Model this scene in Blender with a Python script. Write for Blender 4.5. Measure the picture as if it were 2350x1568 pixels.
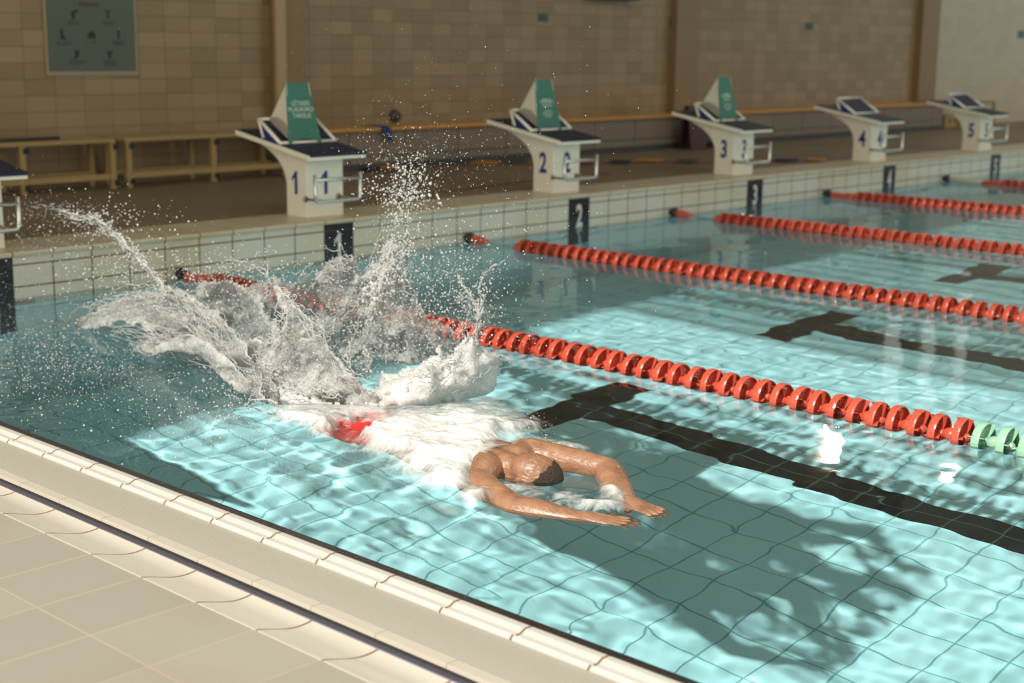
import bpy, bmesh, math, random
import numpy as np
from mathutils import Vector, Matrix, noise
from math import radians, sin, cos, pi

S = bpy.context.scene
C = S.collection
for o in list(bpy.data.objects):
    bpy.data.objects.remove(o)

# ------------------------------------------------------------- camera
CAM = Vector((-3.8034, -7.5194, 1.4417))
YAW, PIT, ROL, FPX = 0.7522, 0.2034, 0.0120, 3314.56
_F = Vector((cos(PIT) * cos(YAW), cos(PIT) * sin(YAW), -sin(PIT)))
_R = _F.cross(Vector((0, 0, 1))).normalized()
_U = _R.cross(_F)
_R2 = cos(ROL) * _R + sin(ROL) * _U
_U2 = -sin(ROL) * _R + cos(ROL) * _U
cd = bpy.data.cameras.new('camera')
cam = bpy.data.objects.new('camera', cd)
C.objects.link(cam)
cam.matrix_world = Matrix(((_R2.x, _U2.x, -_F.x, CAM.x), (_R2.y, _U2.y, -_F.y, CAM.y), (_R2.z, _U2.z, -_F.z, CAM.z), (0, 0, 0, 1)))
cd.sensor_width = 36
cd.lens = 36 * FPX / 2350
cd.clip_end = 200
cd.dof.use_dof = True
cd.dof.focus_distance = 4.75
cd.dof.aperture_fstop = 2.6
S.camera = cam

def ray(u, v):
    return _F * FPX + _R2 * (u - 1175) - _U2 * (v - 784)
def on_z(u, v, z=0.0):
    d = ray(u, v)
    return CAM + d * ((z - CAM.z) / d.z)
def on_y(u, v, y=0.0):
    d = ray(u, v)
    return CAM + d * ((y - CAM.y) / d.y)
def on_x(u, v, x=0.0):
    d = ray(u, v)
    return CAM + d * ((x - CAM.x) / d.x)

# ------------------------------------------------------------- light
S.view_settings.view_transform = 'Standard'
S.view_settings.look = 'None'
S.view_settings.gamma = 1.0
S.view_settings.use_curve_mapping = False
S.view_settings.exposure = 0.0
S.cycles.use_denoising = True
S.cycles.denoiser = 'OPENIMAGEDENOISE'
S.cycles.max_bounces = 8
S.cycles.diffuse_bounces = 3
S.cycles.glossy_bounces = 3
S.cycles.transmission_bounces = 6
S.cycles.transparent_max_bounces = 24
S.cycles.sample_clamp_indirect = 6.0
S.cycles.sample_clamp_direct = 0.0
S.cycles.caustics_reflective = False
S.cycles.caustics_refractive = True
S.cycles.blur_glossy = 0.3

W = bpy.data.worlds.new('hall_daylight')
S.world = W
W.use_nodes = True
nt = W.node_tree
nt.nodes.clear()
wo = nt.nodes.new('ShaderNodeOutputWorld')
bg = nt.nodes.new('ShaderNodeBackground')
tc = nt.nodes.new('ShaderNodeTexCoord')
dp = nt.nodes.new('ShaderNodeVectorMath'); dp.operation = 'DOT_PRODUCT'
dp.inputs[1].default_value = Vector((-0.9, -0.35, 0.2)).normalized()
nt.links.new(tc.outputs['Generated'], dp.inputs[0])
cr = nt.nodes.new('ShaderNodeValToRGB')
cr.color_ramp.elements[0].position = 0.0
cr.color_ramp.elements[0].color = (0.13, 0.185, 0.195, 1)
cr.color_ramp.elements[1].position = 1.0
cr.color_ramp.elements[1].color = (1.0, 0.94, 0.80, 1)
mr = nt.nodes.new('ShaderNodeMapRange')
mr.inputs[1].default_value = -1; mr.inputs[2].default_value = 1
nt.links.new(dp.outputs['Value'], mr.inputs[0])
nt.links.new(mr.outputs[0], cr.inputs[0])
nt.links.new(cr.outputs[0], bg.inputs[0])
bg.inputs[1].default_value = WORLD_STRENGTH = 1.5
nt.links.new(bg.outputs[0], wo.inputs[0])

SUN_TRAVEL = Vector((0.96, 0.08, -0.98)).normalized()
sd = bpy.data.lights.new('sun', 'SUN')
sd.energy = 4.4
sd.color = (1.0, 0.95, 0.86)
sd.angle = radians(0.9)
sd.cycles.is_caustics_light = True
sun = bpy.data.objects.new('sun', sd)
C.objects.link(sun)
sun.rotation_mode = 'QUATERNION'
sun.rotation_quaternion = SUN_TRAVEL.to_track_quat('-Z', 'Y')
sun.location = (-12, -6, 14)

# ------------------------------------------------------------- helpers
def tag(o, label=None, cat=None, group=None, kind=None):
    if label: o['label'] = label
    if cat: o['category'] = cat
    if group: o['group'] = group
    if kind: o['kind'] = kind
    return o

def empty(name, loc, label, cat, group=None, rz=0.0):
    o = bpy.data.objects.new(name, None)
    C.objects.link(o)
    o.location = loc
    o.rotation_euler = (0, 0, rz)
    o.empty_display_size = 0.1
    return tag(o, label, cat, group)

def obj(name, bm, mat, parent=None, smooth=False, bevel=0, sub=0):
    if isinstance(bm, bmesh.types.BMesh):
        me = bpy.data.meshes.new(name)
        bm.to_mesh(me)
        bm.free()
    else:
        me = bm
    if mat is not None and not me.materials:
        for m in (mat if isinstance(mat, (list, tuple)) else [mat]):
            me.materials.append(m)
    if smooth:
        me.polygons.foreach_set('use_smooth', [True] * len(me.polygons))
    o = bpy.data.objects.new(name, me)
    C.objects.link(o)
    if parent is not None:
        o.parent = parent
    if bevel:
        b = o.modifiers.new('bevel', 'BEVEL'); b.width = bevel; b.segments = 2; b.limit_method = 'ANGLE'
    if sub:
        s = o.modifiers.new('sub', 'SUBSURF'); s.levels = sub; s.render_levels = sub
    return o

def box(bm, x0, x1, y0, y1, z0, z1):
    vs = [bm.verts.new((x, y, z)) for z in (z0, z1) for y in (y0, y1) for x in (x0, x1)]
    for f in ((0, 2, 3, 1), (4, 5, 7, 6), (0, 1, 5, 4), (2, 6, 7, 3), (0, 4, 6, 2), (1, 3, 7, 5)):
        bm.faces.new([vs[i] for i in f])
    return vs

def prism(bm, pts, axis, a0, a1):
    """extrude the 2-D outline pts along axis ('x','y','z') from a0 to a1"""
    def mk(p, a):
        if axis == 'x': return (a, p[0], p[1])
        if axis == 'y': return (p[0], a, p[1])
        return (p[0], p[1], a)
    A = [bm.verts.new(mk(p, a0)) for p in pts]
    B = [bm.verts.new(mk(p, a1)) for p in pts]
    n = len(pts)
    bm.faces.new(A); bm.faces.new(B[::-1])
    for i in range(n):
        bm.faces.new((A[i], B[i], B[(i + 1) % n], A[(i + 1) % n]))
    bmesh.ops.recalc_face_normals(bm, faces=bm.faces[:])

def tube(bm, pts, rad, seg=10, closed=False, cap=True):
    pts = [Vector(p) for p in pts]
    n = len(pts)
    rads = rad if isinstance(rad, (list, tuple)) else [rad] * n
    rings = []
    prev = None
    for i, p in enumerate(pts):
        if closed:
            t = pts[(i + 1) % n] - pts[i - 1]
        else:
            t = pts[min(i + 1, n - 1)] - pts[max(i - 1, 0)]
        if t.length < 1e-9: t = Vector((0, 0, 1))
        t.normalize()
        if prev is None:
            a = t.cross(Vector((0, 0, 1)))
            if a.length < 1e-3: a = t.cross(Vector((1, 0, 0)))
            a.normalize()
        else:
            a = prev - t * prev.dot(t)
            if a.length < 1e-6: a = t.orthogonal()
            a.normalize()
        prev = a
        b = t.cross(a)
        rings.append([bm.verts.new(p + (a * cos(2 * pi * k / seg) + b * sin(2 * pi * k / seg)) * rads[i]) for k in range(seg)])
    m = n if closed else n - 1
    for i in range(m):
        r0, r1 = rings[i], rings[(i + 1) % n]
        for k in range(seg):
            bm.faces.new((r0[k], r0[(k + 1) % seg], r1[(k + 1) % seg], r1[k]))
    if cap and not closed:
        bm.faces.new(rings[0][::-1]); bm.faces.new(rings[-1])
    return rings

def lathe(bm, prof, axis='y', seg=24, c=(0, 0, 0), close=False):
    """prof: (a, r) along the axis"""
    rings = []
    for a, r in prof:
        ring = []
        for k in range(seg):
            t = 2 * pi * k / seg
            u, w = r * cos(t), r * sin(t)
            p = {'y': (u, a, w), 'x': (a, u, w), 'z': (u, w, a)}[axis]
            ring.append(bm.verts.new((p[0] + c[0], p[1] + c[1], p[2] + c[2])))
        rings.append(ring)
    m = len(rings)
    for i in range(m if close else m - 1):
        for k in range(seg):
            bm.faces.new((rings[i][k], rings[i][(k + 1) % seg], rings[(i + 1) % m][(k + 1) % seg], rings[(i + 1) % m][k]))
    if not close:
        if prof[0][1] > 1e-6: bm.faces.new(rings[0][::-1])
        if prof[-1][1] > 1e-6: bm.faces.new(rings[-1])
    bmesh.ops.recalc_face_normals(bm, faces=bm.faces[:])

def bez_arc(pts, r, n=6):
    """polyline with rounded corners"""
    out = [Vector(pts[0])]
    for i in range(1, len(pts) - 1):
        a, b, c = Vector(pts[i - 1]), Vector(pts[i]), Vector(pts[i + 1])
        p0 = b + (a - b).normalized() * r
        p1 = b + (c - b).normalized() * r
        for k in range(n + 1):
            t = k / n
            out.append(p0 * (1 - t) ** 2 + b * 2 * t * (1 - t) + p1 * t * t)
    out.append(Vector(pts[-1]))
    return out

# ------------------------------------------------------------- materials
def new_mat(name):
    m = bpy.data.materials.new(name)
    m.use_nodes = True
    t = m.node_tree
    return m, t, t.nodes['Principled BSDF']

def N(t, kind, **kw):
    n = t.nodes.new(kind)
    for k, v in kw.items():
        setattr(n, k, v)
    return n

def plain(name, col, rough=0.5, metal=0.0, spec=0.5, bump=0.0, bscale=40, var=0.0, vscale=6, coat=0.0):
    m, t, p = new_mat(name)
    p.inputs['Base Color'].default_value = (*col, 1)
    p.inputs['Roughness'].default_value = rough
    p.inputs['Metallic'].default_value = metal
    p.inputs['Specular IOR Level'].default_value = spec
    p.inputs['Coat Weight'].default_value = coat
    g = N(t, 'ShaderNodeNewGeometry')
    if var > 0:
        nz = N(t, 'ShaderNodeTexNoise'); nz.inputs['Scale'].default_value = vscale; nz.inputs['Detail'].default_value = 4
        t.links.new(g.outputs['Position'], nz.inputs['Vector'])
        mx = N(t, 'ShaderNodeMix', data_type='RGBA')
        mx.inputs[6].default_value = (*[c * (1 - var) for c in col], 1)
        mx.inputs[7].default_value = (*[min(1, c * (1 + var)) for c in col], 1)
        t.links.new(nz.outputs[0], mx.inputs[0])
        t.links.new(mx.outputs[2], p.inputs['Base Color'])
    if bump > 0:
        nb = N(t, 'ShaderNodeTexNoise'); nb.inputs['Scale'].default_value = bscale
        t.links.new(g.outputs['Position'], nb.inputs['Vector'])
        b = N(t, 'ShaderNodeBump'); b.inputs['Strength'].default_value = bump; b.inputs['Distance'].default_value = 0.01
        t.links.new(nb.outputs[0], b.inputs['Height'])
        t.links.new(b.outputs[0], p.inputs['Normal'])
    return m

def tiled(name, c1, c2, mortar, axes, w, h, off=(0, 0), msize=0.004, rough=0.35, spec=0.5, dirt=None, dirt_amt=0.0, dscale=1.5, bump=0.3):
    """stacked tiles in world space; axes e.g. 'xz'"""
    m, t, p = new_mat(name)
    g = N(t, 'ShaderNodeNewGeometry')
    sp = N(t, 'ShaderNodeSeparateXYZ'); t.links.new(g.outputs['Position'], sp.inputs[0])
    cb = N(t, 'ShaderNodeCombineXYZ')
    for i, a in enumerate(axes):
        ad = N(t, 'ShaderNodeMath', operation='ADD'); ad.inputs[1].default_value = off[i] + 50 * (w if i == 0 else h)
        t.links.new(sp.outputs['xyz'.index(a)], ad.inputs[0])
        t.links.new(ad.outputs[0], cb.inputs[i])
    br = N(t, 'ShaderNodeTexBrick')
    br.offset = 0.0; br.squash = 1.0
    br.inputs['Scale'].default_value = 1.0
    br.inputs['Color1'].default_value = (*c1, 1)
    br.inputs['Color2'].default_value = (*c2, 1)
    br.inputs['Mortar'].default_value = (*mortar, 1)
    br.inputs['Mortar Size'].default_value = msize
    br.inputs['Mortar Smooth'].default_value = 0.25
    br.inputs['Bias'].default_value = 0.0
    br.inputs['Brick Width'].default_value = w
    br.inputs['Row Height'].default_value = h
    t.links.new(cb.outputs[0], br.inputs['Vector'])
    out = br.outputs['Color']
    nz = N(t, 'ShaderNodeTexNoise'); nz.inputs['Scale'].default_value = dscale; nz.inputs['Detail'].default_value = 6
    t.links.new(g.outputs['Position'], nz.inputs['Vector'])
    if dirt is not None:
        rp = N(t, 'ShaderNodeMapRange'); rp.inputs[1].default_value = 0.45; rp.inputs[2].default_value = 0.75
        rp.inputs[3].default_value = 0; rp.inputs[4].default_value = dirt_amt
        t.links.new(nz.outputs[0], rp.inputs[0])
        mx = N(t, 'ShaderNodeMix', data_type='RGBA', blend_type='MULTIPLY')
        t.links.new(rp.outputs[0], mx.inputs[0]); t.links.new(out, mx.inputs[6]); mx.inputs[7].default_value = (*dirt, 1)
        out = mx.outputs[2]
    t.links.new(out, p.inputs['Base Color'])
    p.inputs['Roughness'].default_value = rough
    p.inputs['Specular IOR Level'].default_value = spec
    if bump:
        b = N(t, 'ShaderNodeBump'); b.inputs['Strength'].default_value = bump; b.inputs['Distance'].default_value = 0.003; b.invert = True
        t.links.new(br.outputs['Fac'], b.inputs['Height'])
        t.links.new(b.outputs[0], p.inputs['Normal'])
    return m

M = {}
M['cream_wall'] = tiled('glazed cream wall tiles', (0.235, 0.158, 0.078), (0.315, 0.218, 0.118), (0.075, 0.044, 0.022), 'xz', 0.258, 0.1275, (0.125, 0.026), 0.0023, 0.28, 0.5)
M['low_wall'] = tiled('grey low wall tiles', (0.20, 0.16, 0.125), (0.23, 0.185, 0.14), (0.07, 0.05, 0.038), 'xz', 0.70, 0.5, (0.0, 0.10), 0.008, 0.5, 0.4)
M['ochre'] = plain('ochre ledge', (0.60, 0.29, 0.07), 0.35, var=0.15, vscale=3)
M['deck_floor'] = tiled('brown deck floor tiles', (0.205, 0.155, 0.105), (0.225, 0.17, 0.118), (0.145, 0.10, 0.065), 'xy', 0.25, 0.25, (0, 0), 0.003, 0.45, 0.35, (0.5, 0.4, 0.35), 0.35, 1.2)
M['near_deck'] = tiled('beige near deck tiles', (0.325, 0.30, 0.255), (0.365, 0.335, 0.285), (0.41, 0.365, 0.29), 'xy', 0.30, 0.25, (0.015, 0.06), 0.004, 0.5, 0.4, (0.75, 0.62, 0.45), 0.5, 0.8)
M['pool_wall'] = tiled('white pool wall tiles', (0.60, 0.575, 0.50), (0.63, 0.60, 0.525), (0.14, 0.08, 0.045), 'xz', 0.25, 0.125, (0.125, 0.06), 0.0052, 0.2, 0.5, (0.85, 0.66, 0.36), 0.55, 1.3)
M['pool_wall_water_tint'] = tiled('water-tinted pool wall tiles', (0.45, 0.78, 0.87), (0.50, 0.82, 0.90), (0.2, 0.43, 0.46), 'xz', 0.25, 0.125, (0.125, 0.06), 0.0035, 0.3, 0.3)  # white tile under water; the water's blue cast is put into its colour
M['pool_floor'] = tiled('turquoise pool floor tiles', (0.45, 0.78, 0.82), (0.50, 0.82, 0.85), (0.18, 0.42, 0.43), 'xy', 0.25, 0.25, (0.0, 0.05), 0.005, 0.4, 0.2)
M['lane_black'] = tiled('black lane marking tiles', (0.008, 0.009, 0.011), (0.011, 0.012, 0.013), (0.05, 0.085, 0.06), 'xy', 0.25, 0.25, (0.0, 0.05), 0.005, 0.4, 0.2)
M['coping'] = tiled('cream coping tiles', (0.56, 0.49, 0.36), (0.60, 0.53, 0.39), (0.18, 0.11, 0.06), 'xy', 0.25, 3.0, (0.125, 0), 0.0045, 0.35, 0.5, (0.8, 0.7, 0.5), 0.4, 1.2)
M['plate_black'] = plain('black enamel', (0.012, 0.013, 0.018), 0.25)
M['white_num'] = plain('white numeral', (0.62, 0.62, 0.60), 0.5)
M['murk_bar'] = plain('target tile in murk colour', (0.09, 0.07, 0.055), 0.4)  # the murky reflection over the bar is put into its brown
M['black_edge'] = plain('black edge tile', (0.018, 0.016, 0.016), 0.25, bump=0.3, bscale=120)
M['nosing'] = tiled('white nosing tiles', (0.55, 0.525, 0.485), (0.57, 0.545, 0.50), (0.22, 0.14, 0.08), 'yx', 0.25, 4.0, (0.0, 0), 0.0045, 0.22, 0.5)
M['cream_flat'] = tiled('cream band tiles', (0.55, 0.50, 0.42), (0.57, 0.52, 0.43), (0.40, 0.30, 0.2), 'yx', 0.25, 4.0, (0.0, 0), 0.002, 0.35, 0.5)
M['cream_curve'] = tiled('cream curved gutter tiles', (0.60, 0.555, 0.48), (0.62, 0.57, 0.49), (0.22, 0.15, 0.09), 'yx', 0.25, 4.0, (0.07, 0), 0.0045, 0.2, 0.5)
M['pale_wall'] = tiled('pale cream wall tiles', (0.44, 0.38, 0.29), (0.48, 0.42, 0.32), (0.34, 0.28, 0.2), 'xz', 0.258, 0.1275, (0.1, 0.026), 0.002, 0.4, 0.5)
M['ceiling'] = plain('ceiling white', (0.5, 0.46, 0.4), 0.8)
M['slot'] = plain('dark slot', (0.015, 0.014, 0.02), 0.6)
M['rail_metal'] = plain('steel rail', (0.30, 0.29, 0.40), 0.25, metal=0.8)

def grip_mat():
    m, t, p = new_mat('ribbed grip tiles')
    g = N(t, 'ShaderNodeNewGeometry')
    v = N(t, 'ShaderNodeTexVoronoi'); v.inputs['Scale'].default_value = 78; v.inputs['Randomness'].default_value = 0.0
    t.links.new(g.outputs['Position'], v.inputs['Vector'])
    rp = N(t, 'ShaderNodeValToRGB')
    rp.color_ramp.elements[0].position = 0.25; rp.color_ramp.elements[0].color = (0.49, 0.455, 0.40, 1)
    rp.color_ramp.elements[1].position = 0.55; rp.color_ramp.elements[1].color = (0.38, 0.35, 0.30, 1)
    t.links.new(v.outputs['Distance'], rp.inputs[0])
    t.links.new(rp.outputs[0], p.inputs['Base Color'])
    b = N(t, 'ShaderNodeBump'); b.inputs['Strength'].default_value = 0.5; b.inputs['Distance'].default_value = 0.003; b.invert = True
    t.links.new(v.outputs['Distance'], b.inputs['Height']); t.links.new(b.outputs[0], p.inputs['Normal'])
    p.inputs['Roughness'].default_value = 0.4
    return m
M['grip'] = grip_mat()

# water surface: real refraction
def water_mat():
    m = bpy.data.materials.new('pool water')
    m.use_nodes = True
    t = m.node_tree
    t.nodes.clear()
    o = N(t, 'ShaderNodeOutputMaterial')
    rf = N(t, 'ShaderNodeBsdfRefraction'); rf.inputs['IOR'].default_value = 1.333; rf.inputs['Roughness'].default_value = 0.0
    rf.inputs['Color'].default_value = (0.90, 0.98, 1.0, 1)
    gl = N(t, 'ShaderNodeBsdfGlossy'); gl.inputs['Roughness'].default_value = 0.0
    fr = N(t, 'ShaderNodeFresnel'); fr.inputs['IOR'].default_value = 1.333
    mx = N(t, 'ShaderNodeMixShader')
    t.links.new(fr.outputs[0], mx.inputs[0]); t.links.new(rf.outputs[0], mx.inputs[1]); t.links.new(gl.outputs[0], mx.inputs[2])
    t.links.new(mx.outputs[0], o.inputs['Surface'])
    return m
M['water'] = water_mat()

# ------------------------------------------------------------- setting
H = 0.27          # deck above water at the start end
XS = -1.285       # near pool edge
POOL_D = 2.4
XE, YE = 21.5, -25.0

def struct(name, bm, m, **kw):
    o = obj(name, bm, m, **kw)
    o['kind'] = 'structure'
    return o

bm = bmesh.new(); box(bm, XS, XE, YE, 0, -POOL_D - 0.2, -POOL_D)
floor_pool = struct('floor_pool', bm, M['pool_floor'])
bm = bmesh.new(); box(bm, XS - 0.02, XE, 0.0, 0.30, -POOL_D, -0.185)
struct('wall_pool_end_lower', bm, M['pool_wall_water_tint'])
bm = bmesh.new(); box(bm, XS - 0.02, XE, 0.0, 0.30, -0.185, H - 0.033)
struct('wall_pool_end', bm, M['pool_wall'])
bm = bmesh.new(); box(bm, XS - 0.25, XS, YE, 0.0, -POOL_D, -0.9)
struct('wall_pool_near', bm, M['pool_floor'])
bm = bmesh.new(); box(bm, XE, XE + 0.3, YE, 0.0, -POOL_D, 0.0)
struct('wall_pool_far', bm, M['pool_floor'])
bm = bmesh.new(); box(bm, XS, XE, YE - 0.3, YE, -POOL_D, 0.1)
struct('wall_pool_back', bm, M['pool_floor'])
# coping with rounded nose
prof = [(0.0, H - 0.033), (-0.012, H - 0.03), (-0.016, H - 0.016), (-0.008, H - 0.004), (0.012, H), (0.46, H), (0.46, H - 0.033)]
bm = bmesh.new(); prism(bm, prof, 'x', -6, XE)
struct('trim_coping', bm, M['coping'])
bm = bmesh.new(); box(bm, -6, 26, 0.30, 3.5, H - 0.2, H - 0.002)
struct('floor_deck', bm, M['deck_floor'])

# water sheet
def water_height(X, Y):
    rng = np.random.RandomState(5)
    Z = np.zeros_like(X)
    dist = np.hypot(X - 0.3, Y + 3.3)
    for lam, amp, n in ((0.9, 0.0007, 7), (0.42, 0.00017, 9), (0.2, 0.00010, 10), (0.11, 0.00006, 10)):
        for k in range(n):
            th = rng.uniform(-0.75, 0.75) + 0.8 if k % 3 else rng.uniform(0, 2 * pi)
            kk = 2 * pi / (lam * rng.uniform(0.75, 1.3))
            ph = rng.uniform(0, 2 * pi)
            Z += amp * np.sin(kk * (X * cos(th) + Y * sin(th)) + ph) / math.sqrt(n) * 1.6
    # agitated water round the entry
    g = np.exp(-((X + 0.1) ** 2 / 1.4 + (Y + 1.9) ** 2 / 2.0))
    for lam, amp, n in ((0.35, 0.0011, 6), (0.16, 0.0003, 8)):
        for k in range(n):
            th = rng.uniform(0, 2 * pi); kk = 2 * pi / (lam * rng.uniform(0.75, 1.3)); ph = rng.uniform(0, 2 * pi)
            Z += g * amp * np.sin(kk * (X * cos(th) + Y * sin(th)) + ph) / math.sqrt(n) * 1.5
    k = np.clip((X - (XS - 0.02)) / 0.1, 0, 1)      # hidden flat sheet under the deck, added so sun refracts to the near floor
    return Z * k - 0.004 * (1 - k)

def axis_pts(segs):
    out = []
    for a, b, s in segs:
        n = max(1, int(round((b - a) / s)))
        out += list(np.linspace(a, b, n, endpoint=False))
    out.append(segs[-1][1])
    return np.array(out)
wx = axis_pts([(XS - 1.3, XS - 0.02, 0.1), (XS - 0.02, 4.5, 0.022), (4.5, 10, 0.04), (10, XE - 0.01, 0.12)])
wy = axis_pts([(YE + 0.01, -7, 0.5), (-7, -6.2, 0.05), (-6.2, -0.002, 0.022)])
GX, GY = np.meshgrid(wx, wy)
GZ = water_height(GX, GY)
nx, ny = len(wx), len(wy)
co = np.stack([GX, GY, GZ], -1).reshape(-1, 3)
idx = np.arange(nx * ny).reshape(ny, nx)
quads = np.stack([idx[:-1, :-1], idx[:-1, 1:], idx[1:, 1:], idx[1:, :-1]], -1).reshape(-1, 4)
me = bpy.data.meshes.new('pool_water')
me.vertices.add(len(co)); me.vertices.foreach_set('co', co.ravel())
me.loops.add(quads.size); me.loops.foreach_set('vertex_index', quads.ravel())
me.polygons.add(len(quads)); me.polygons.foreach_set('loop_start', np.arange(len(quads)) * 4); me.polygons.foreach_set('loop_total', np.full(len(quads), 4))
me.update(calc_edges=True)
water = obj('pool_water', me, M['water'], smooth=True)
tag(water, 'clear turquoise pool water with small ripples', 'water', kind='stuff')
water.cycles.is_caustics_caster = True
floor_pool.cycles.is_caustics_receiver = True

# lane markings on the pool floor
for n in range(1, 8):
    x = 2.5 * n
    bm = bmesh.new()
    z0, z1 = -POOL_D - 0.01, -POOL_D + 0.003
    box(bm, x - 0.5, x + 0.5, -2.30, -2.05, z0, z1)
    box(bm, x - 0.125, x + 0.125, YE + 2, -2.30, z0, z1)
    o = struct('trim_%d' % (n + 1), bm, M['lane_black'])
    o.cycles.is_caustics_receiver = True

# near side overflow edge: bands along y
def band(name, prof, m, y0=YE, y1=0.0, smooth=False):
    bm = bmesh.new()
    prism(bm, prof, 'y', y0, y1)
    return struct(name, bm, m, smooth=smooth)
Y1 = 0.28
band('trim_black_edge', [(-1.260, 0.001), (-1.260, 0.014), (-1.264, 0.020), (-1.292, 0.022), (-1.292, 0.001)], M['black_edge'])
band('trim_nosing', [(-1.292, 0.001), (-1.292, 0.019), (-1.300, 0.021), (-1.318, 0.021), (-1.335, 0.013), (-1.352, 0.012), (-1.362, 0.018), (-1.371, 0.010), (-1.371, 0.001)], M['nosing'])
band('trim_grip_band', [(-1.371, 0.001), (-1.371, 0.006), (-1.552, 0.010), (-1.552, 0.001)], M['grip'])
band('trim_cream_band', [(-1.552, 0.001), (-1.552, 0.012), (-1.590, 0.014), (-1.592, 0.001)], M['cream_flat'])
band('trim_slot', [(-1.592, 0.001), (-1.592, 0.0025), (-1.612, 0.0025), (-1.612, 0.001)], M['slot'])
band('trim_rail', [(-1.612, 0.001), (-1.612, 0.006), (-1.618, 0.010), (-1.636, 0.010), (-1.640, 0.004), (-1.640, 0.001)], M['rail_metal'])
cp = [(-1.640, 0.001), (-1.640, 0.008)]
for k in range(13):
    t = k / 12
    cp.append((-1.645 - 0.17 * t, 0.012 + 0.026 * (0.5 - 0.5 * cos(pi * t)) - 0.010 * sin(pi * t)))
cp.append((-1.815, 0.001))
band('trim_gutter_curve', cp, M['cream_curve'])
bm = bmesh.new(); box(bm, -7.2, -1.815, YE, 0.0, 0.002, 0.036)
struct('floor_near', bm, M['near_deck'])

# end wall of the hall
WY = 3.1
bm = bmesh.new(); box(bm, -7.2, 16.6, WY, WY + 0.3, H - 0.2, 7.0)
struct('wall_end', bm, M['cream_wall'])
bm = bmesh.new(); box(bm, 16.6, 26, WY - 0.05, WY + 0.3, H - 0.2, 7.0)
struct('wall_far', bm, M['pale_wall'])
bm = bmesh.new(); box(bm, -13, 26, -1.55, WY, 7.0, 7.3)
struct('ceiling', bm, M['ceiling'])  # unseen slab, its edge set to keep the sun off the end
bm = bmesh.new()
for k in range(74):
    x = -3.9 + k * 0.26
    box(bm, x, x + 0.11, YE, -1.55, 7.0, 7.06)
struct('ceiling_sun_slats', bm, M['ceiling'])  # unseen slats added to thin the sunlight over the far lanes

def glow(name, col, strength):
    m = bpy.data.materials.new(name); m.use_nodes = True
    t = m.node_tree; p = t.nodes['Principled BSDF']
    p.inputs['Base Color'].default_value = (0.8, 0.8, 0.8, 1)
    p.inputs['Emission Color'].default_value = (*col, 1); p.inputs['Emission Strength'].default_value = strength
    return m
M['streak_glow'] = glow('pale streak glow', (1.0, 0.97, 0.88), 0.42)
M['glint_glow'] = glow('water glint glow', (1.0, 0.96, 0.88), 30.0)
for i, (x0, x1) in enumerate(((15.86, 16.18), (16.98, 17.30), (18.10, 18.42))):  # glowing strips added so that pale streaks reflect in the water
    bm = bmesh.new(); box(bm, x0, x1, WY - 0.12, WY - 0.02, 2.5, 5.3)
    struct('glow_panel_%d' % (i + 1), bm, M['streak_glow'])
for i, (x, z, w) in enumerate(((14.40, 4.25, 0.26), (18.25, 5.5, 0.30))):  # unseen bright panels added to make glints on the water
    bm = bmesh.new(); box(bm, x - w / 2, x + w / 2, WY - 0.12, WY - 0.01, z - 0.18, z + 0.18)
    struct('glow_panel_%d' % (i + 4), bm, M['glint_glow'])

# ------------------------------------------------------------- more materials
M['block_white'] = plain('white painted block', (0.92, 0.87, 0.74), 0.35, var=0.03)
M['navy'] = plain('navy grip mat', (0.012, 0.014, 0.042), 0.55, bump=0.4, bscale=300, var=0.2, vscale=30)
M['navy_side'] = plain('blue side panel', (0.012, 0.03, 0.17), 0.4)
M['blue_num'] = plain('blue numeral', (0.015, 0.045, 0.23), 0.4)
M['green_sign'] = plain('teal green board', (0.035, 0.17, 0.125), 0.4)
M['sign_white'] = plain('cream white board', (0.74, 0.68, 0.55), 0.45)
M['sign_text'] = plain('pale lettering', (0.50, 0.62, 0.52), 0.5)
M['glint_frame'] = plain('chrome in glint colour', (0.92, 0.91, 0.86), 0.25, metal=0.3)  # sun glint on the steel bars put into a pale colour
M['chrome'] = plain('polished steel', (0.62, 0.62, 0.60), 0.12, metal=1.0)
M['bolt'] = plain('bolt steel', (0.35, 0.28, 0.22), 0.3, metal=0.9)
M['float_red'] = plain('red plastic', (0.60, 0.085, 0.045), 0.3, var=0.12, vscale=60, coat=0.5)
M['float_green'] = plain('pale green plastic', (0.30, 0.56, 0.38), 0.3, var=0.1, vscale=60, coat=0.5)
M['black_rubber'] = plain('black rubber', (0.015, 0.015, 0.02), 0.4)
M['cable'] = plain('steel cable', (0.35, 0.35, 0.34), 0.3, metal=0.8)
M['bench_ochre'] = plain('ochre bench slats', (0.36, 0.245, 0.10), 0.4, var=0.12, vscale=4)
M['bench_plug'] = plain('black plug', (0.01, 0.011, 0.02), 0.4)
M['poster_green'] = plain('grey green poster', (0.085, 0.105, 0.078), 0.4)
M['poster_frame'] = plain('poster border', (0.33, 0.25, 0.16), 0.5)
M['poster_ink'] = plain('dark ink', (0.012, 0.018, 0.02), 0.6)
M['poster_grey'] = plain('grey ink', (0.055, 0.07, 0.06), 0.6)
M['poster_red'] = plain('brown red ink', (0.10, 0.045, 0.04), 0.6)
M['column_edge'] = plain('tan column edge painted lit', (0.40, 0.28, 0.14), 0.4)  # light falling on the column's edge put in as a paler tan
M['column'] = plain('tan column paint', (0.24, 0.155, 0.075), 0.45, var=0.08)
M['maroon'] = plain('maroon plastic', (0.045, 0.006, 0.01), 0.4)
M['white_plastic'] = plain('white plastic', (0.55, 0.52, 0.42), 0.4)
M['teal'] = plain('teal enamel', (0.02, 0.11, 0.10), 0.4)
M['grey_dark'] = plain('dark grey plastic', (0.05, 0.045, 0.045), 0.5)
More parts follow.
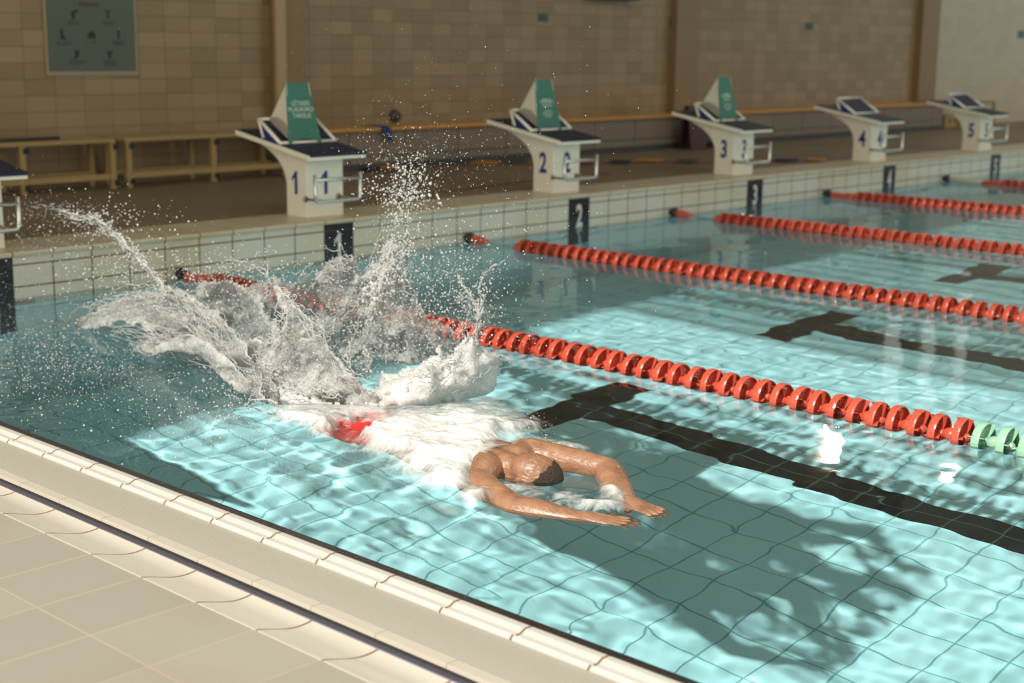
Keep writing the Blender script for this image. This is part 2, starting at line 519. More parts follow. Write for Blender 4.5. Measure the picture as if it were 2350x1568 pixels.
M['blue_cloth'] = plain('blue cloth', (0.015, 0.03, 0.14), 0.8)
M['cord_red'] = plain('rusty red cord', (0.20, 0.055, 0.025), 0.6)
M['flag_orange'] = plain('orange pennant', (0.42, 0.20, 0.03), 0.6)
M['flag_green'] = plain('green pennant', (0.01, 0.055, 0.04), 0.6)
M['flag_navy'] = plain('navy pennant', (0.008, 0.01, 0.045), 0.6)
M['flag_red'] = plain('red pennant', (0.16, 0.02, 0.02), 0.6)
M['lamp_glass'] = plain('frosted lamp cover', (0.62, 0.60, 0.54), 0.4)

def text_mesh(txt, size, align='CENTER', extr=0.0012, bold=0.0, spacing=1.0, line=1.0):
    cu = bpy.data.curves.new('t', 'FONT')
    cu.body = txt; cu.size = size; cu.align_x = align; cu.align_y = 'CENTER'
    cu.extrude = extr; cu.offset = bold; cu.space_line = line; cu.space_character = spacing
    cu.resolution_u = 4
    o = bpy.data.objects.new('t', cu)
    C.objects.link(o)
    dg = bpy.context.evaluated_depsgraph_get(); dg.update()
    me = bpy.data.meshes.new_from_object(o.evaluated_get(dg))
    bpy.data.objects.remove(o)
    me.materials.clear()
    return me

def num_mesh(n, size):
    if n != 1: return text_mesh(str(n), size, bold=0.006 * size / 0.225)
    h = size * 0.70; w = size * 0.085
    pts = [(-w, -h / 2), (w, -h / 2), (w, h / 2), (-w * 0.2, h / 2), (-w * 3.2, h * 0.20), (-w * 3.2, h * 0.06), (-w, h * 0.24)]
    bm = bmesh.new(); prism(bm, pts, 'z', -0.0012, 0.0012)
    me = bpy.data.meshes.new('one'); bm.to_mesh(me); bm.free()
    return me

def smudge_mesh(rows, h, lead, seed=1):
    """lines of print too small to read: rows of little strokes, widths in metres"""
    r = random.Random(seed); bm = bmesh.new()
    for i, w in enumerate(rows):
        z = ((len(rows) - 1) / 2 - i) * lead
        x = -w / 2
        while x < w / 2 - h * 0.2:
            k = h * r.uniform(0.45, 0.75)
            if r.random() > 0.12:
                box(bm, x, min(x + k, w / 2), z - h / 2 * r.uniform(.75, 1), z + h / 2 * r.uniform(.75, 1), -0.001, 0.001)
            x += k + h * 0.22
    me = bpy.data.meshes.new('print'); bm.to_mesh(me); bm.free()
    return me

def place_text(name, me, mat, parent, origin, xdir, ydir, sx=1.0):
    """lay a flat text mesh on a surface: xdir/ydir are the reading directions"""
    x = Vector(xdir).normalized(); y = Vector(ydir).normalized(); z = x.cross(y)
    mt = Matrix(((x.x * sx, y.x, z.x, origin[0]), (x.y * sx, y.y, z.y, origin[1]), (x.z * sx, y.z, z.z, origin[2]), (0, 0, 0, 1)))
    me.transform(mt)
    return obj(name, me, mat, parent)

# ------------------------------------------------------------- starting blocks
def platform_z(y):
    return 0.705 + 0.165 * y
def block(n, sign=None):
    cx = 2.5 * n
    where = {0: 'white starting block at the left edge of the photo with blue deck mat',
             1: 'white starting block numbered 1 with green slow lane sign on its footrest',
             2: 'white starting block numbered 2 with green sign on its footrest',
             3: 'white starting block numbered 3 with green sign, in front of a maroon stand',
             4: 'white starting block numbered 4 with bare tilted footrest',
             5: 'white starting block numbered 5, farthest of the row'}[n]
    t = empty('starting_block', (cx, 0.14, H), where, 'starting block', 'starting blocks along the end of the pool')
    L = Vector((cx, 0.14, H))
    def part(name, bm, m, parent=t, **kw):
        me = bm
        if isinstance(bm, bmesh.types.BMesh):
            bmesh.ops.translate(bm, verts=bm.verts[:], vec=-Vector((0, 0.14, H)))
        o = obj(name, bm, m, parent, **kw)
        return o
    # pedestal with a curved back
    pts = [(0.145, 0.27), (0.36, 0.27), (0.356, 0.46)]
    for k in range(11):
        a = k / 10
        p0, p1, p2, p3 = Vector((0.356, 0.46)), Vector((0.37, 0.62)), Vector((0.47, 0.69)), Vector((0.76, 0.785))
        q = p0 * (1 - a) ** 3 + p1 * 3 * a * (1 - a) ** 2 + p2 * 3 * a * a * (1 - a) + p3 * a ** 3
        pts.append((q.x, q.y))
    pts += [(0.145, 0.695)]
    bm = bmesh.new(); prism(bm, pts, 'x', -0.155, 0.165)
    ped = part('pedestal', bm, M['block_white'], bevel=0.004)
    # platform
    pp = [(0.0, 0.668), (0.0, 0.700), (0.80, 0.832), (0.80, 0.800)]
    bm = bmesh.new(); prism(bm, pp, 'x', -0.25, 0.25)
    part('platform', bm, M['block_white'], bevel=0.003)
    pp = [(0.004, 0.7003), (-0.006, 0.690), (-0.006, 0.704), (0.006, 0.708), (0.79, 0.8375), (0.79, 0.8305)]
    bm = bmesh.new(); prism(bm, pp[:1] + pp[1:], 'x', -0.238, 0.25)
    part('grip_mat', bm, M['navy'])
    # adjustable footrest: frame, faces
    a, b, c = (0.54, 0.915), (0.485, 0.79), (0.305, 0.762)
    fr = empty('footrest', (0, 0, 0), None, None); fr.parent = t
    bm = bmesh.new()
    for sx in (-0.243, 0.235):
        for p, q in ((a, b), (a, c)):
            tube(bm, [(sx, p[0] - .0, p[1] + .004), (sx, q[0], q[1] + .004)], 0.0125, 6)
    tube(bm, [(-0.243, a[0], a[1]), (0.235, a[0], a[1])], 0.0115, 8)
    tube(bm, [(-0.243, c[0], c[1] + .006), (0.235, c[0], c[1] + .006)], 0.010, 8)
    part('footrest_frame', bm, M['block_white'] if n < 4 else M['glint_frame'], fr, smooth=True)
    bm = bmesh.new()
    prism(bm, [(a[0], a[1]), (a[0] + 0.008, a[1] - 0.01), (c[0] + 0.012, c[1] - 0.006), (c[0], c[1] + 0.004)], 'x', -0.235, 0.228)
    part('footrest_pad', bm, M['navy'], fr)
    for sx in (-0.243, 0.235):
        bm = bmesh.new()
        prism(bm, [(a[0] - .01, a[1] - .01), (b[0] + .005, b[1]), (c[0] + .02, c[1] + .004)], 'x', sx - 0.003, sx + 0.003)
        part('footrest_side', bm, M['navy_side'], fr)
    # backstroke grips
    gx0, gx1, gy = -0.225, 0.165, -0.035
    gr = None
    bm = bmesh.new()
    path = bez_arc([(gx0, gy, 0.578), (gx0, gy, 0.395), (gx1, gy, 0.395), (gx1, gy, 0.578)], 0.035, 6)
    tube(bm, path, 0.0125, 10)
    tube(bm, [(gx0, gy, 0.540), (gx1, gy, 0.540)], 0.0125, 10)
    gr = part('backstroke_grip', bm, M['chrome'], smooth=True)
    for s in (0.0, 1.0):
        bm = bmesh.new()
        xx = -0.165 + s * 0.285
        tube(bm, [(xx, gy, 0.40), (xx, 0.15, 0.40)], 0.009, 8)
        lathe(bm, [(0.135, 0.0), (0.137, 0.020), (0.146, 0.020)], 'y', 14, (xx, 0, 0.40))
        part('bolt', bm, M['bolt'], gr, smooth=True)
    if n > 0:
        me = num_mesh(n, 0.225)
        place_text('numeral', me, M['blue_num'], t, (-0.1565, 0.115, 0.232), (0, -1, 0), (0, 0, 1), 0.72)
        me = num_mesh(n, 0.225)
        place_text('numeral', me, M['blue_num'], t, (0.012, 0.0035, 0.232), (1, 0, 0), (0, 0, 1), 0.72)
    else:
        pass
    return t

for n in range(0, 6):
    block(n)

def lane_sign(n):
    cx = 2.5 * n - 0.04
    lab = {1: 'green sign reading LĖTASIS PLAUKIMO TAKELIS standing on starting block 1',
           2: 'green folded sign with two sizes of pale writing on starting block 2',
           3: 'green folded sign with faint pale writing on starting block 3'}[n]
    t = empty('lane_sign', (cx, 0.29, 0.757), lab, 'sign', 'green signs on the starting blocks')
    # front panel outline (u along x, v up the slope) with an arch cut at its foot
    def front(u, v):      # v 0..1
        y = 0.29 + (0.37 - 0.29) * v; z = 0.757 + (1.165 - 0.757) * v
        return (u, y - 0.29, z - 0.757)
    outl = [(-0.145, -0.0), (-0.125, 0.0), (-0.105, 0.045)]
    for k in range(1, 8):
        a = k / 8
        outl.append((-0.105 + 0.21 * a, 0.045 + 0.035 * sin(pi * a)))
    outl += [(0.105, 0.045), (0.125, 0.0), (0.145, 0.0), (0.135, 0.13), (0.097, 1.0), (-0.097, 1.0), (-0.135, 0.13)]
    bm = bmesh.new()
    A = [bm.verts.new(front(u, v)) for u, v in outl]
    B = [bm.verts.new((p.co.x, p.co.y + 0.006, p.co.z)) for p in A]
    bm.faces.new(A); bm.faces.new(B[::-1])
    for i in range(len(A)):
        bm.faces.new((A[i], A[(i + 1) % len(A)], B[(i + 1) % len(A)], B[i]))
    bmesh.ops.recalc_face_normals(bm, faces=bm.faces[:])
    obj('front_panel', bm, M['green_sign'], t)
    # side panels: triangle with an arch cut out over the footrest
    for s in (-1, 1):
        top = Vector((s * 0.097, 0.078, 0.405))
        def P(y, z):
            v = min(1, max(0, z / 0.408)); x = s * (0.135 - 0.038 * v)
            return (x, y, z)
        ol = [P(0.012, 0.03), P(0.078, 0.407)]
        ol += [P(0.235, 0.147)]
        for k in range(1, 9):
            a = pi * k / 9
            ol.append(P(0.122 + 0.113 * cos(a) , 0.147 + 0.045 * sin(a) - 0.10 * (k / 9) ** 2.2))
        bm = bmesh.new()
        A = [bm.verts.new(p) for p in ol]
        f = bm.faces.new(A)
        g = bmesh.ops.extrude_face_region(bm, geom=[f])
        bmesh.ops.translate(bm, verts=[v for v in g['geom'] if isinstance(v, bmesh.types.BMVert)], vec=(-s * 0.005, 0, 0))
        bmesh.ops.recalc_face_normals(bm, faces=bm.faces[:])
        obj('side_panel', bm, M['sign_white'], t)
    bm = bmesh.new()
    vs = [bm.verts.new(p) for p in ((-0.097, 0.082, 0.405), (0.097, 0.082, 0.405), (0.12, 0.237, 0.147), (-0.12, 0.237, 0.147))]
    f = bm.faces.new(vs)
    g = bmesh.ops.extrude_face_region(bm, geom=[f])
    bmesh.ops.translate(bm, verts=[v for v in g['geom'] if isinstance(v, bmesh.types.BMVert)], vec=(0, 0.004, 0.002))
    bmesh.ops.recalc_face_normals(bm, faces=bm.faces[:])
    obj('back_panel', bm, M['green_sign'], t)
    up = Vector((0, 0.08, 0.408)).normalized()
    if n == 1:
        txts = [('LĖTASIS\nPLAUKIMO\nTAKELIS', 0.044, 0.56)]
    else:
        txts = [('PLAUKIMO\nTAKELIS', 0.031, 0.525)]
        for rows, hh, lead, v in (((0.105,), 0.017, 0.03, 0.605), ((0.075, 0.12, 0.105, 0.07), 0.0085, 0.0165, 0.33)):
            me = smudge_mesh(rows, hh, lead, n)
            place_text('lettering', me, M['sign_text'], t, Vector(front(0, v)) + Vector((0, -0.0022, 0)), (1, 0, 0), up)
    for tx, sz, v in txts:
        me = text_mesh(tx, sz, bold=0.0006, line=0.95)
        o = Vector(front(0, v)) + Vector((0.0, -0.0025, 0))
        place_text('lettering', me, M['sign_text'], t, o, (1, 0, 0), up)
for n in (1, 2, 3):
    lane_sign(n)

# lane number plates set in the pool wall
for n in range(0, 6):
    cx = 2.5 * n
    t = empty('lane_plate', (cx, 0, 0.2), {0: 'black lane plate at the left edge of the photo with white numeral 0'}.get(n, 'black lane plate with white numeral %d on the pool wall' % n), 'lane marker', 'black lane plates on the pool wall')
    bm = bmesh.new(); box(bm, -0.125, 0.125, -0.004, -0.0005, -1.1, 0.035)
    obj('plate', bm, M['plate_black'], t)
    bm = bmesh.new()
    for z in (-0.01, -0.135): box(bm, -0.125, 0.125, -0.0046, -0.0038, z - 0.0015, z + 0.0015)
    obj('joint_line', bm, M['poster_grey'], t)
    me = num_mesh(n, 0.25)
    place_text('numeral', me, M['white_num'], t, (0.0, -0.0055, -0.115), (1, 0, 0), (0, 0, 1), 0.62)
    bm = bmesh.new(); box(bm, -0.25, 0.25, -0.003, -0.0002, -0.40, -0.27)
    obj('crossbar', bm, M['murk_bar'], t)

# ------------------------------------------------------------- lane ropes
def float_mesh(name, mat):
    bm = bmesh.new()
    R, r, w = 0.075, 0.071, 0.0155
    lathe(bm, [(-w, R - .002), (-w * .6, R), (w * .6, R), (w, R - .002), (w, r - .002), (-w, r - .002)], 'y', 28, close=True)
    # hub and pierced web
    lathe(bm, [(-0.030, 0.008), (-0.022, 0.017), (-0.004, 0.021), (0.004, 0.021), (0.022, 0.017), (0.030, 0.008)], 'y', 12)
    # web ring made of three rows of little bridges so that light comes through
    seg = 36
    for j, (ra, rb) in enumerate(((0.019, 0.028), (0.032, 0.040), (0.044, 0.053), (0.057, 0.071))):
        lathe(bm, [(-0.0015, ra), (0.0015, ra), (0.0015, rb), (-0.0015, rb)], 'y', seg, close=True)
    for k in range(18):
        a = 2 * pi * k / 18
        d = Vector((cos(a), 0, sin(a))); e = Vector((-sin(a), 0, cos(a))) * 0.0026
        q = [d * 0.02 + e, d * 0.072 + e * 1.6, d * 0.072 - e * 1.6, d * 0.02 - e]
        A = [bm.verts.new((p.x, -0.0015, p.z)) for p in q]; B = [bm.verts.new((p.x, 0.0015, p.z)) for p in q]
        bm.faces.new(A); bm.faces.new(B[::-1])
        for i in range(4): bm.faces.new((A[i], A[(i + 1) % 4], B[(i + 1) % 4], B[i]))
    # curved vanes
    for k in range(4):
        a = pi / 4 + k * pi / 2
        for s in range(4):
            t0, t1 = s / 4, (s + 1) / 4
            def pt(t, y):
                rr = 0.015 + 0.057 * t; aa = a + 0.25 * t
                return Vector((rr * cos(aa), y, rr * sin(aa)))
            w0, w1 = 0.014 + 0.020 * t0, 0.014 + 0.020 * t1
            nn = Vector((-sin(a), 0, cos(a))) * 0.0012
            q = [pt(t0, -w0), pt(t1, -w1), pt(t1, w1), pt(t0, w0)]
            A = [bm.verts.new(p + nn) for p in q]; B = [bm.verts.new(p - nn) for p in q]
            bm.faces.new(A); bm.faces.new(B[::-1])
            for i in range(4): bm.faces.new((A[i], A[(i + 1) % 4], B[(i + 1) % 4], B[i]))
    bmesh.ops.recalc_face_normals(bm, faces=bm.faces[:])
    me = bpy.data.meshes.new(name); bm.to_mesh(me); bm.free(); me.materials.append(mat)
    return me
FM = {'r': float_mesh('float_disc', M['float_red']), 'g': float_mesh('float_disc', M['float_green'])}
def core_mesh(mat):
    bm = bmesh.new()
    prof = []
    for k in range(9):
        a = k / 8
        prof.append((-0.036 + 0.072 * a, 0.014 + 0.016 * sin(pi * a)))
    lathe(bm, prof, 'y', 16)
    me = bpy.data.meshes.new('float_core'); bm.to_mesh(me); bm.free(); me.materials.append(mat)
    me.polygons.foreach_set('use_smooth', [True] * len(me.polygons))
    return me
CM = {'r': core_mesh(M['float_red']), 'g': core_mesh(M['float_green'])}
ROPES = [
    (0, 1.215, 'red lane rope nearest the swimmer, turning green at the right edge', 'near', -0.30, -7.6),
    (1, 3.715, 'red lane rope between lanes 1 and 2', 'gap', -0.50, -7.6),
    (2, 6.215, 'red lane rope between lanes 2 and 3', 'gap', -0.46, -7.6),
    (3, 8.715, 'red lane rope between lanes 3 and 4', 'near', -0.36, -7.4),
    (4, 11.215, 'red lane rope beside lane 5, farthest of the ropes', 'white', -0.70, -7.4)]
rr = random.Random(3)
for k, X, lab, kind, y0, yend in ROPES:
    t = empty('lane_rope', (X, 0, 0.004), lab, 'lane rope', 'red lane ropes across the pool')
    bm = bmesh.new(); tube(bm, [(0, -0.02, 0.02), (0, y0, 0.002), (0, YE + 0.1, 0.0)], 0.004, 6)
    obj('cable', bm, M['cable'], t)
    bm = bmesh.new(); lathe(bm, [(-0.07, 0.03), (-0.062, 0.042), (-0.03, 0.042), (-0.028, 0.024), (0.0, 0.022)], 'y', 16, (0, 0, 0.028))
    obj('wall_anchor', bm, M['black_rubber'], t, smooth=True)
    if kind == 'gap':
        bm = bmesh.new(); lathe(bm, [(-0.24, 0.006), (-0.20, 0.022), (-0.15, 0.034), (-0.10, 0.036), (-0.07, 0.030)], 'y', 18, (0, 0, 0.02))
        obj('end_float', bm, M['float_red'], t, smooth=True)
        bm = bmesh.new(); lathe(bm, [(y0 + 0.0, 0.020), (y0 - 0.03, 0.045), (y0 - 0.06, 0.055), (y0 - 0.065, 0.02)], 'y', 18)
        obj('end_cone', bm, M['float_red'], t, smooth=True)
        ys = y0 - 0.07
    elif kind == 'near':
        bm = bmesh.new(); lathe(bm, [(-0.08, 0.024), (-0.10, 0.036), (-0.15, 0.038), (-0.20, 0.030), (-0.24, 0.030), (-0.28, 0.042), (y0 + 0.0, 0.03)], 'y', 18, (0, 0, 0.012))
        obj('end_float', bm, M['float_red'], t, smooth=True)
        ys = y0 - 0.01
    else:
        bm = bmesh.new(); lathe(bm, [(-0.08, 0.024), (-0.12, 0.034), (-0.40, 0.034), (-0.46, 0.012)], 'y', 14, (0, 0, 0.02))
        obj('end_float', bm, M['white_plastic'], t, smooth=True)['label'] = 'white end float'
        bm = bmesh.new(); lathe(bm, [(-0.46, 0.02), (-0.5, 0.035), (-0.58, 0.04), (-0.64, 0.035), (-0.69, 0.05)], 'y', 14, (0, 0, 0.01))
        obj('end_cone', bm, M['float_red'], t, smooth=True)
        ys = y0 - 0.01
    y = ys - 0.03
    i = 0
    # align the pair phase with the photo (pair centres every 0.1762 m)
    if k == 0:
        y = -5.161 + 0.1762 * 27 + 0.0
        while y > ys: y -= 0.1762
    pitch = 0.1762
    while y > yend:
        for j, dy in enumerate((0.0, -0.082)):
            yy = y + dy
            c = 'g' if (k == 0 and yy < -5.20) else 'r'
            f = bpy.data.objects.new('float_disc', FM[c]); C.objects.link(f); f.parent = t
            f.location = (rr.uniform(-.002, .002), yy, rr.uniform(-.002, .002))
            f.rotation_euler = (rr.uniform(-.03, .03), rr.uniform(0, pi), rr.uniform(-.03, .03))
            if c == 'g': f['label'] = 'pale green float disc'
        yy = y - 0.129
        c = 'g' if (k == 0 and yy < -5.19) else 'r'
        f = bpy.data.objects.new('float_core', CM[c]); C.objects.link(f); f.parent = t
        f.location = (0, yy, 0)
        y -= pitch

# ------------------------------------------------------------- back of the hall
# low tiled wall with an ochre ledge, from the second bench to the far corner
bm = bmesh.new(); box(bm, 4.25, 16.45, 2.70, WY, H - 0.01, 0.632)
struct('wall_low', bm, M['low_wall'])
bm = bmesh.new(); box(bm, 4.25, 16.6, 2.66, WY, 0.632, 0.660)
struct('trim_ledge', bm, M['ochre'], bevel=0.006)
bm = bmesh.new(); box(bm, 4.25, 16.45, 2.695, 2.701, H, 0.33)
struct('baseboard_end', bm, M['grey_dark'])
for i, (x0, x1, z0) in enumerate(((4.33, 4.66, H), (10.22, 10.68, 0.66), (16.22, 16.75, 0.66))):
    bm = bmesh.new(); box(bm, x0, x1, WY - 0.10, WY + 0.01, z0, 6.9)
    struct('column_%d' % (i + 1), bm, M['column'])
bm = bmesh.new(); box(bm, 4.30, 4.41, WY - 0.13, WY - 0.09, H, 6.9)
struct('trim_column_edge', bm, M['column_edge'])
bm = bmesh.new(); box(bm, 16.2, 16.6, WY - 0.32, WY + 0.02, H, 0.66)
struct('wall_low_end', bm, M['pale_wall'])

# benches
def bench(x0, x1, legs, lab, ext_l=False):
    t = empty('bench', ((x0 + x1) / 2, 2.88, H), lab, 'bench', 'ochre benches along the end wall')
    def P(x, y, z): return (x - (x0 + x1) / 2, y - 2.88, z - H)
    bm = bmesh.new()
    for j, (ya, yb) in enumerate(((2.67, 2.73), (2.75, 2.83), (2.85, 2.93), (2.95, 3.03))):
        a = P(x0, ya, 0.636); b = P(x1, yb, 0.668)
        box(bm, a[0], b[0], a[1], b[1], a[2], b[2])
    obj('seat', bm, M['bench_ochre'], t, bevel=0.004)
    bm = bmesh.new()
    for ya, yb in ((2.67, 2.715), (2.98, 3.02)):
        a = P(x0, ya, 0.345); b = P(x1, yb, 0.392)
        box(bm, a[0], b[0], a[1], b[1], a[2], b[2])
    obj('lower_rail', bm, M['bench_ochre'], t, bevel=0.004)
    for x in legs:
        for ya in (2.665, 2.985):
            bm = bmesh.new()
            a = P(x - 0.022, ya, H); b = P(x + 0.022, ya + 0.045, 0.636)
            box(bm, a[0], b[0], a[1], b[1], a[2], b[2])
            lg = obj('leg', bm, M['bench_ochre'], t, bevel=0.004)
            if ya < 2.8:
                for z in (0.605, 0.322):
                    bm = bmesh.new()
                    a = P(x + 0.0, ya - 0.014, z - 0.021); b = P(x + 0.042, ya + 0.02, z + 0.021)
                    box(bm, a[0], b[0], a[1], b[1], a[2], b[2])
                    obj('plug', bm, M['bench_plug'], lg, bevel=0.003)
    for x in (x0, x1):
        bm = bmesh.new()
        s = -1 if x == x0 else 1
        a = P(x - 0.012 * (s < 0) , 2.80, 0.625); b = P(x + 0.012 * (s > 0) + 1e-4, 2.84, 0.662)
        box(bm, a[0], b[0] + 0.002, a[1], b[1], a[2], b[2])
        obj('end_cap', bm, M['bench_plug'], t)
    return t
bench(0.30, 2.46, (0.50, 1.66, 2.43), 'ochre slatted bench at the left, with a dark pole lying on it')
bench(2.545, 4.22, (2.575, 3.39, 4.15), 'ochre slatted bench between the left bench and the first column')
bm = bmesh.new(); tube(bm, [(0.55, 2.78, 0.683), (2.03, 2.78, 0.683)], 0.013, 10)
tag(obj('pole', bm, M['grey_dark'], smooth=True), 'dark grey pole lying on the left bench', 'pole')

# poster
t = empty('poster', (2.55, WY - 0.012, 1.75), 'grey green poster with dark pictograms on the tiled wall', 'poster')
bm = bmesh.new(); box(bm, -0.43, 0.405, -0.004, 0.010, -0.60, 0.62)
obj('border', bm, M['poster_frame'], t)
bm = bmesh.new(); box(bm, -0.405, 0.38, -0.008, -0.003, -0.565, 0.60)
obj('sheet', bm, M['poster_green'], t)
def ppos(u, v):
    p = on_y(u, v, WY - 0.02)
    return p.x - 2.55, p.z - 1.75
def blob(bm, x, z, pts, y=-0.0095):
    A = [bm.verts.new((x + px, y, z + pz)) for px, pz in pts]; B = [bm.verts.new((x + px, y + 0.0015, z + pz)) for px, pz in pts]
    bm.faces.new(A); bm.faces.new(B[::-1])
    for i in range(len(A)): bm.faces.new((A[i], A[(i + 1) % len(A)], B[(i + 1) % len(A)], B[i]))
x, z = ppos(204, 10)
me = smudge_mesh((0.17,), 0.036, 0.05, 5)
place_text('heading', me, M['poster_red'], t, (x, -0.0095, z), (1, 0, 0), (0, 0, 1))
def circ(cx, cz, r, n=10, a0=0, a1=2 * pi): return [(cx + r * cos(a0 + (a1 - a0) * i / n), cz + r * sin(a0 + (a1 - a0) * i / n)) for i in range(n + (a1 - a0 < 6))]
PICT = {
    (169, 33): [[(-.03, .0), (-.01, .03), (.025, .03), (.03, .018), (.005, .012), (.012, -.02), (.0, -.04), (-.022, -.04), (-.012, -.012)], circ(0.028, 0.028, 0.012)],
    (248, 33): [[(-.028, .032), (.022, .032), (.022, .018), (-.028, .018)], [(-.012, .0), (.006, .0), (.012, -.035), (-.012, -.035)], circ(0.0, 0.01, 0.009)],
    (143, 80): [[(-.016, .035), (.004, .03), (.008, 0.0), (.025, -.02), (.03, -.036), (-.016, -.036)], circ(-0.004, 0.04, 0.011)],
    (210, 80): [circ(0, -0.006, 0.034, 12, 0, pi) + [(-.034, -.028), (.034, -.028)]],
    (272, 80): [[(-.012, .035), (.008, .035), (.012, -.036), (-.004, -.036)]],
    (176, 124): [[(-.03, -.04), (-.012, -.04), (.018, -.012), (.024, .018), (.008, .034), (-.012, .026), (-.008, -.004)]],
    (252, 124): [[(-.03, .03), (-.008, .022), (.0, .008), (.02, .032), (.03, .028), (.012, -.004), (.008, -.036), (-.012, -.036), (-.014, 0.0)]]}
for (u, v), shapes in PICT.items():
    x, z = ppos(u, v)
    bm = bmesh.new()
    for sh in shapes: blob(bm, x, z, sh)
    bmesh.ops.recalc_face_normals(bm, faces=bm.faces[:])
    obj('pictogram', bm, M['poster_ink'], t)
for (u, v), (w, rows) in {(169, 53): (0.12, 2), (248, 53): (0.11, 2), (147, 99): (0.15, 2), (210, 96): (0.10, 1), (273, 99): (0.12, 2), (176, 143): (0.14, 2), (252, 145): (0.13, 3)}.items():
    x, z = ppos(u, v)
    me = smudge_mesh([w * (0.95, 0.8, 0.9)[(i + u) % 3] for i in range(rows)], 0.011, 0.0185, u + v)
    place_text('caption', me, M['poster_grey'], t, (x, -0.0095, z), (1, 0, 0), (0, 0, 1))

# small teal wall signs
for (u, v, w, hh, m, lab) in ((1248, 40, 0.15, 0.085, 'teal', 'small teal wall plaque to the left of the lamp housing'),
                              (1543, 51, 0.085, 0.11, 'teal', 'small dark teal plaque left of the middle column'),
                              (1859, 60, 0.16, 0.085, 'teal', 'small teal plaque between the middle and far columns'),
                              (2112, 48, 0.10, 0.12, 'teal', 'small teal plaque left of the far column')):
    p = on_y(u, v, WY - 0.012)
    tt = empty('wall_plaque', (p.x, WY - 0.002, p.z), lab, 'plaque', 'small teal plaques on the end wall')
    bm = bmesh.new(); box(bm, -w / 2, w / 2, -0.010, 0.002, -hh / 2, hh / 2)
    obj('panel', bm, M[m], tt, bevel=0.002)
    bm = bmesh.new(); blob(bm, -w * .2, 0, [(-w * .12, -hh * .25), (w * .12, -hh * .25), (w * .12, hh * .25), (-w * .12, hh * .25)], -0.0125); blob(bm, w * .15, 0, [(-w * .18, -hh * .1), (w * .2, -hh * .1), (w * .2, hh * .12), (-w * .18, hh * .12)], -0.0125)
    obj('symbol', bm, M['poster_grey'], tt)
p = on_y(2346, 79, WY - 0.07)
bm = bmesh.new(); box(bm, -0.12, 0.12, -0.010, 0.0, -0.06, 0.06); bmesh.ops.translate(bm, verts=bm.verts[:], vec=(p.x, WY - 0.05, p.z))
tag(obj('wall_plaque', bm, M['teal']), 'small teal plaque cut by the right edge of the photo', 'plaque', 'small teal plaques on the end wall')
# lamp housing at the top edge
t = empty('wall_lamp', (9.05, WY, 1.98), 'long pale lamp housing on the wall, cut by the top edge', 'lamp')
bm = bmesh.new(); box(bm, -0.43, 0.43, -0.16, 0.0, -0.02, 0.10); obj('cover', bm, M['lamp_glass'], t, bevel=0.02)
bm = bmesh.new(); box(bm, -0.40, 0.40, -0.15, -0.01, -0.045, -0.02); obj('tray', bm, M['grey_dark'], t, bevel=0.008)
# round dark clock-like fitting and hanging cloth above the ledge
p = on_y(905, 266, WY)
bm = bmesh.new(); lathe(bm, [(WY - 0.05, 0.0), (WY - 0.05, 0.045), (WY - 0.02, 0.062), (WY - 0.001, 0.066)], 'y', 20, (p.x, 0, p.z))
tag(obj('wall_socket', bm, M['grey_dark'], smooth=True), 'dark round socket on the wall above the ledge', 'socket')
bm = bmesh.new()
cl = [(5.17, 2.80, 0.675), (5.30, 2.70, 0.675), (5.31, 2.645, 0.655), (5.33, 2.638, 0.60), (5.36, 2.636, 0.52)]
prev = None
for i, c in enumerate(cl):
    w = (0.075, 0.075, 0.06, 0.05, 0.025)[i]
    ring = [bm.verts.new((c[0] + s * w + 0.0, c[1] + 0.01 * sin(3 * s), c[2])) for s in (-1, -0.3, 0.4, 1)]
    if prev:
        for q in range(3): bm.faces.new((prev[q], prev[q + 1], ring[q + 1], ring[q]))
    prev = ring
o = obj('towel', bm, M['blue_cloth'], smooth=True); sm = o.modifiers.new('s', 'SOLIDIFY'); sm.thickness = 0.008
o.modifiers.new('sub', 'SUBSURF').levels = 2
tag(o, 'small blue cloth hanging over the ochre ledge', 'towel')

# maroon stand beside a white bin behind block 3
t = empty('wet_floor_stand', (9.93, 2.42, H), 'maroon folding stand behind starting block 3', 'stand')
bm = bmesh.new(); prism(bm, [(-0.02, 0.0), (0.05, 0.50), (0.075, 0.50), (0.02, 0.0)], 'x', -0.15, 0.15); obj('front_leaf', bm, M['maroon'], t, bevel=0.01)
bm = bmesh.new(); prism(bm, [(0.16, 0.0), (0.085, 0.50), (0.108, 0.50), (0.20, 0.0)], 'x', -0.15, 0.15); obj('back_leaf', bm, M['maroon'], t, bevel=0.01)
t = empty('waste_bin', (10.42, 2.50, H), 'pale bin with dark foot behind starting block 3', 'bin')
bm = bmesh.new(); lathe(bm, [(0.06, 0.085), (0.30, 0.105), (0.31, 0.112), (0.33, 0.112)], 'z', 20); obj('body', bm, M['white_plastic'], t, smooth=True)
bm = bmesh.new(); lathe(bm, [(0.0, 0.13), (0.03, 0.13), (0.062, 0.09)], 'z', 20); obj('foot', bm, M['grey_dark'], t, smooth=True)

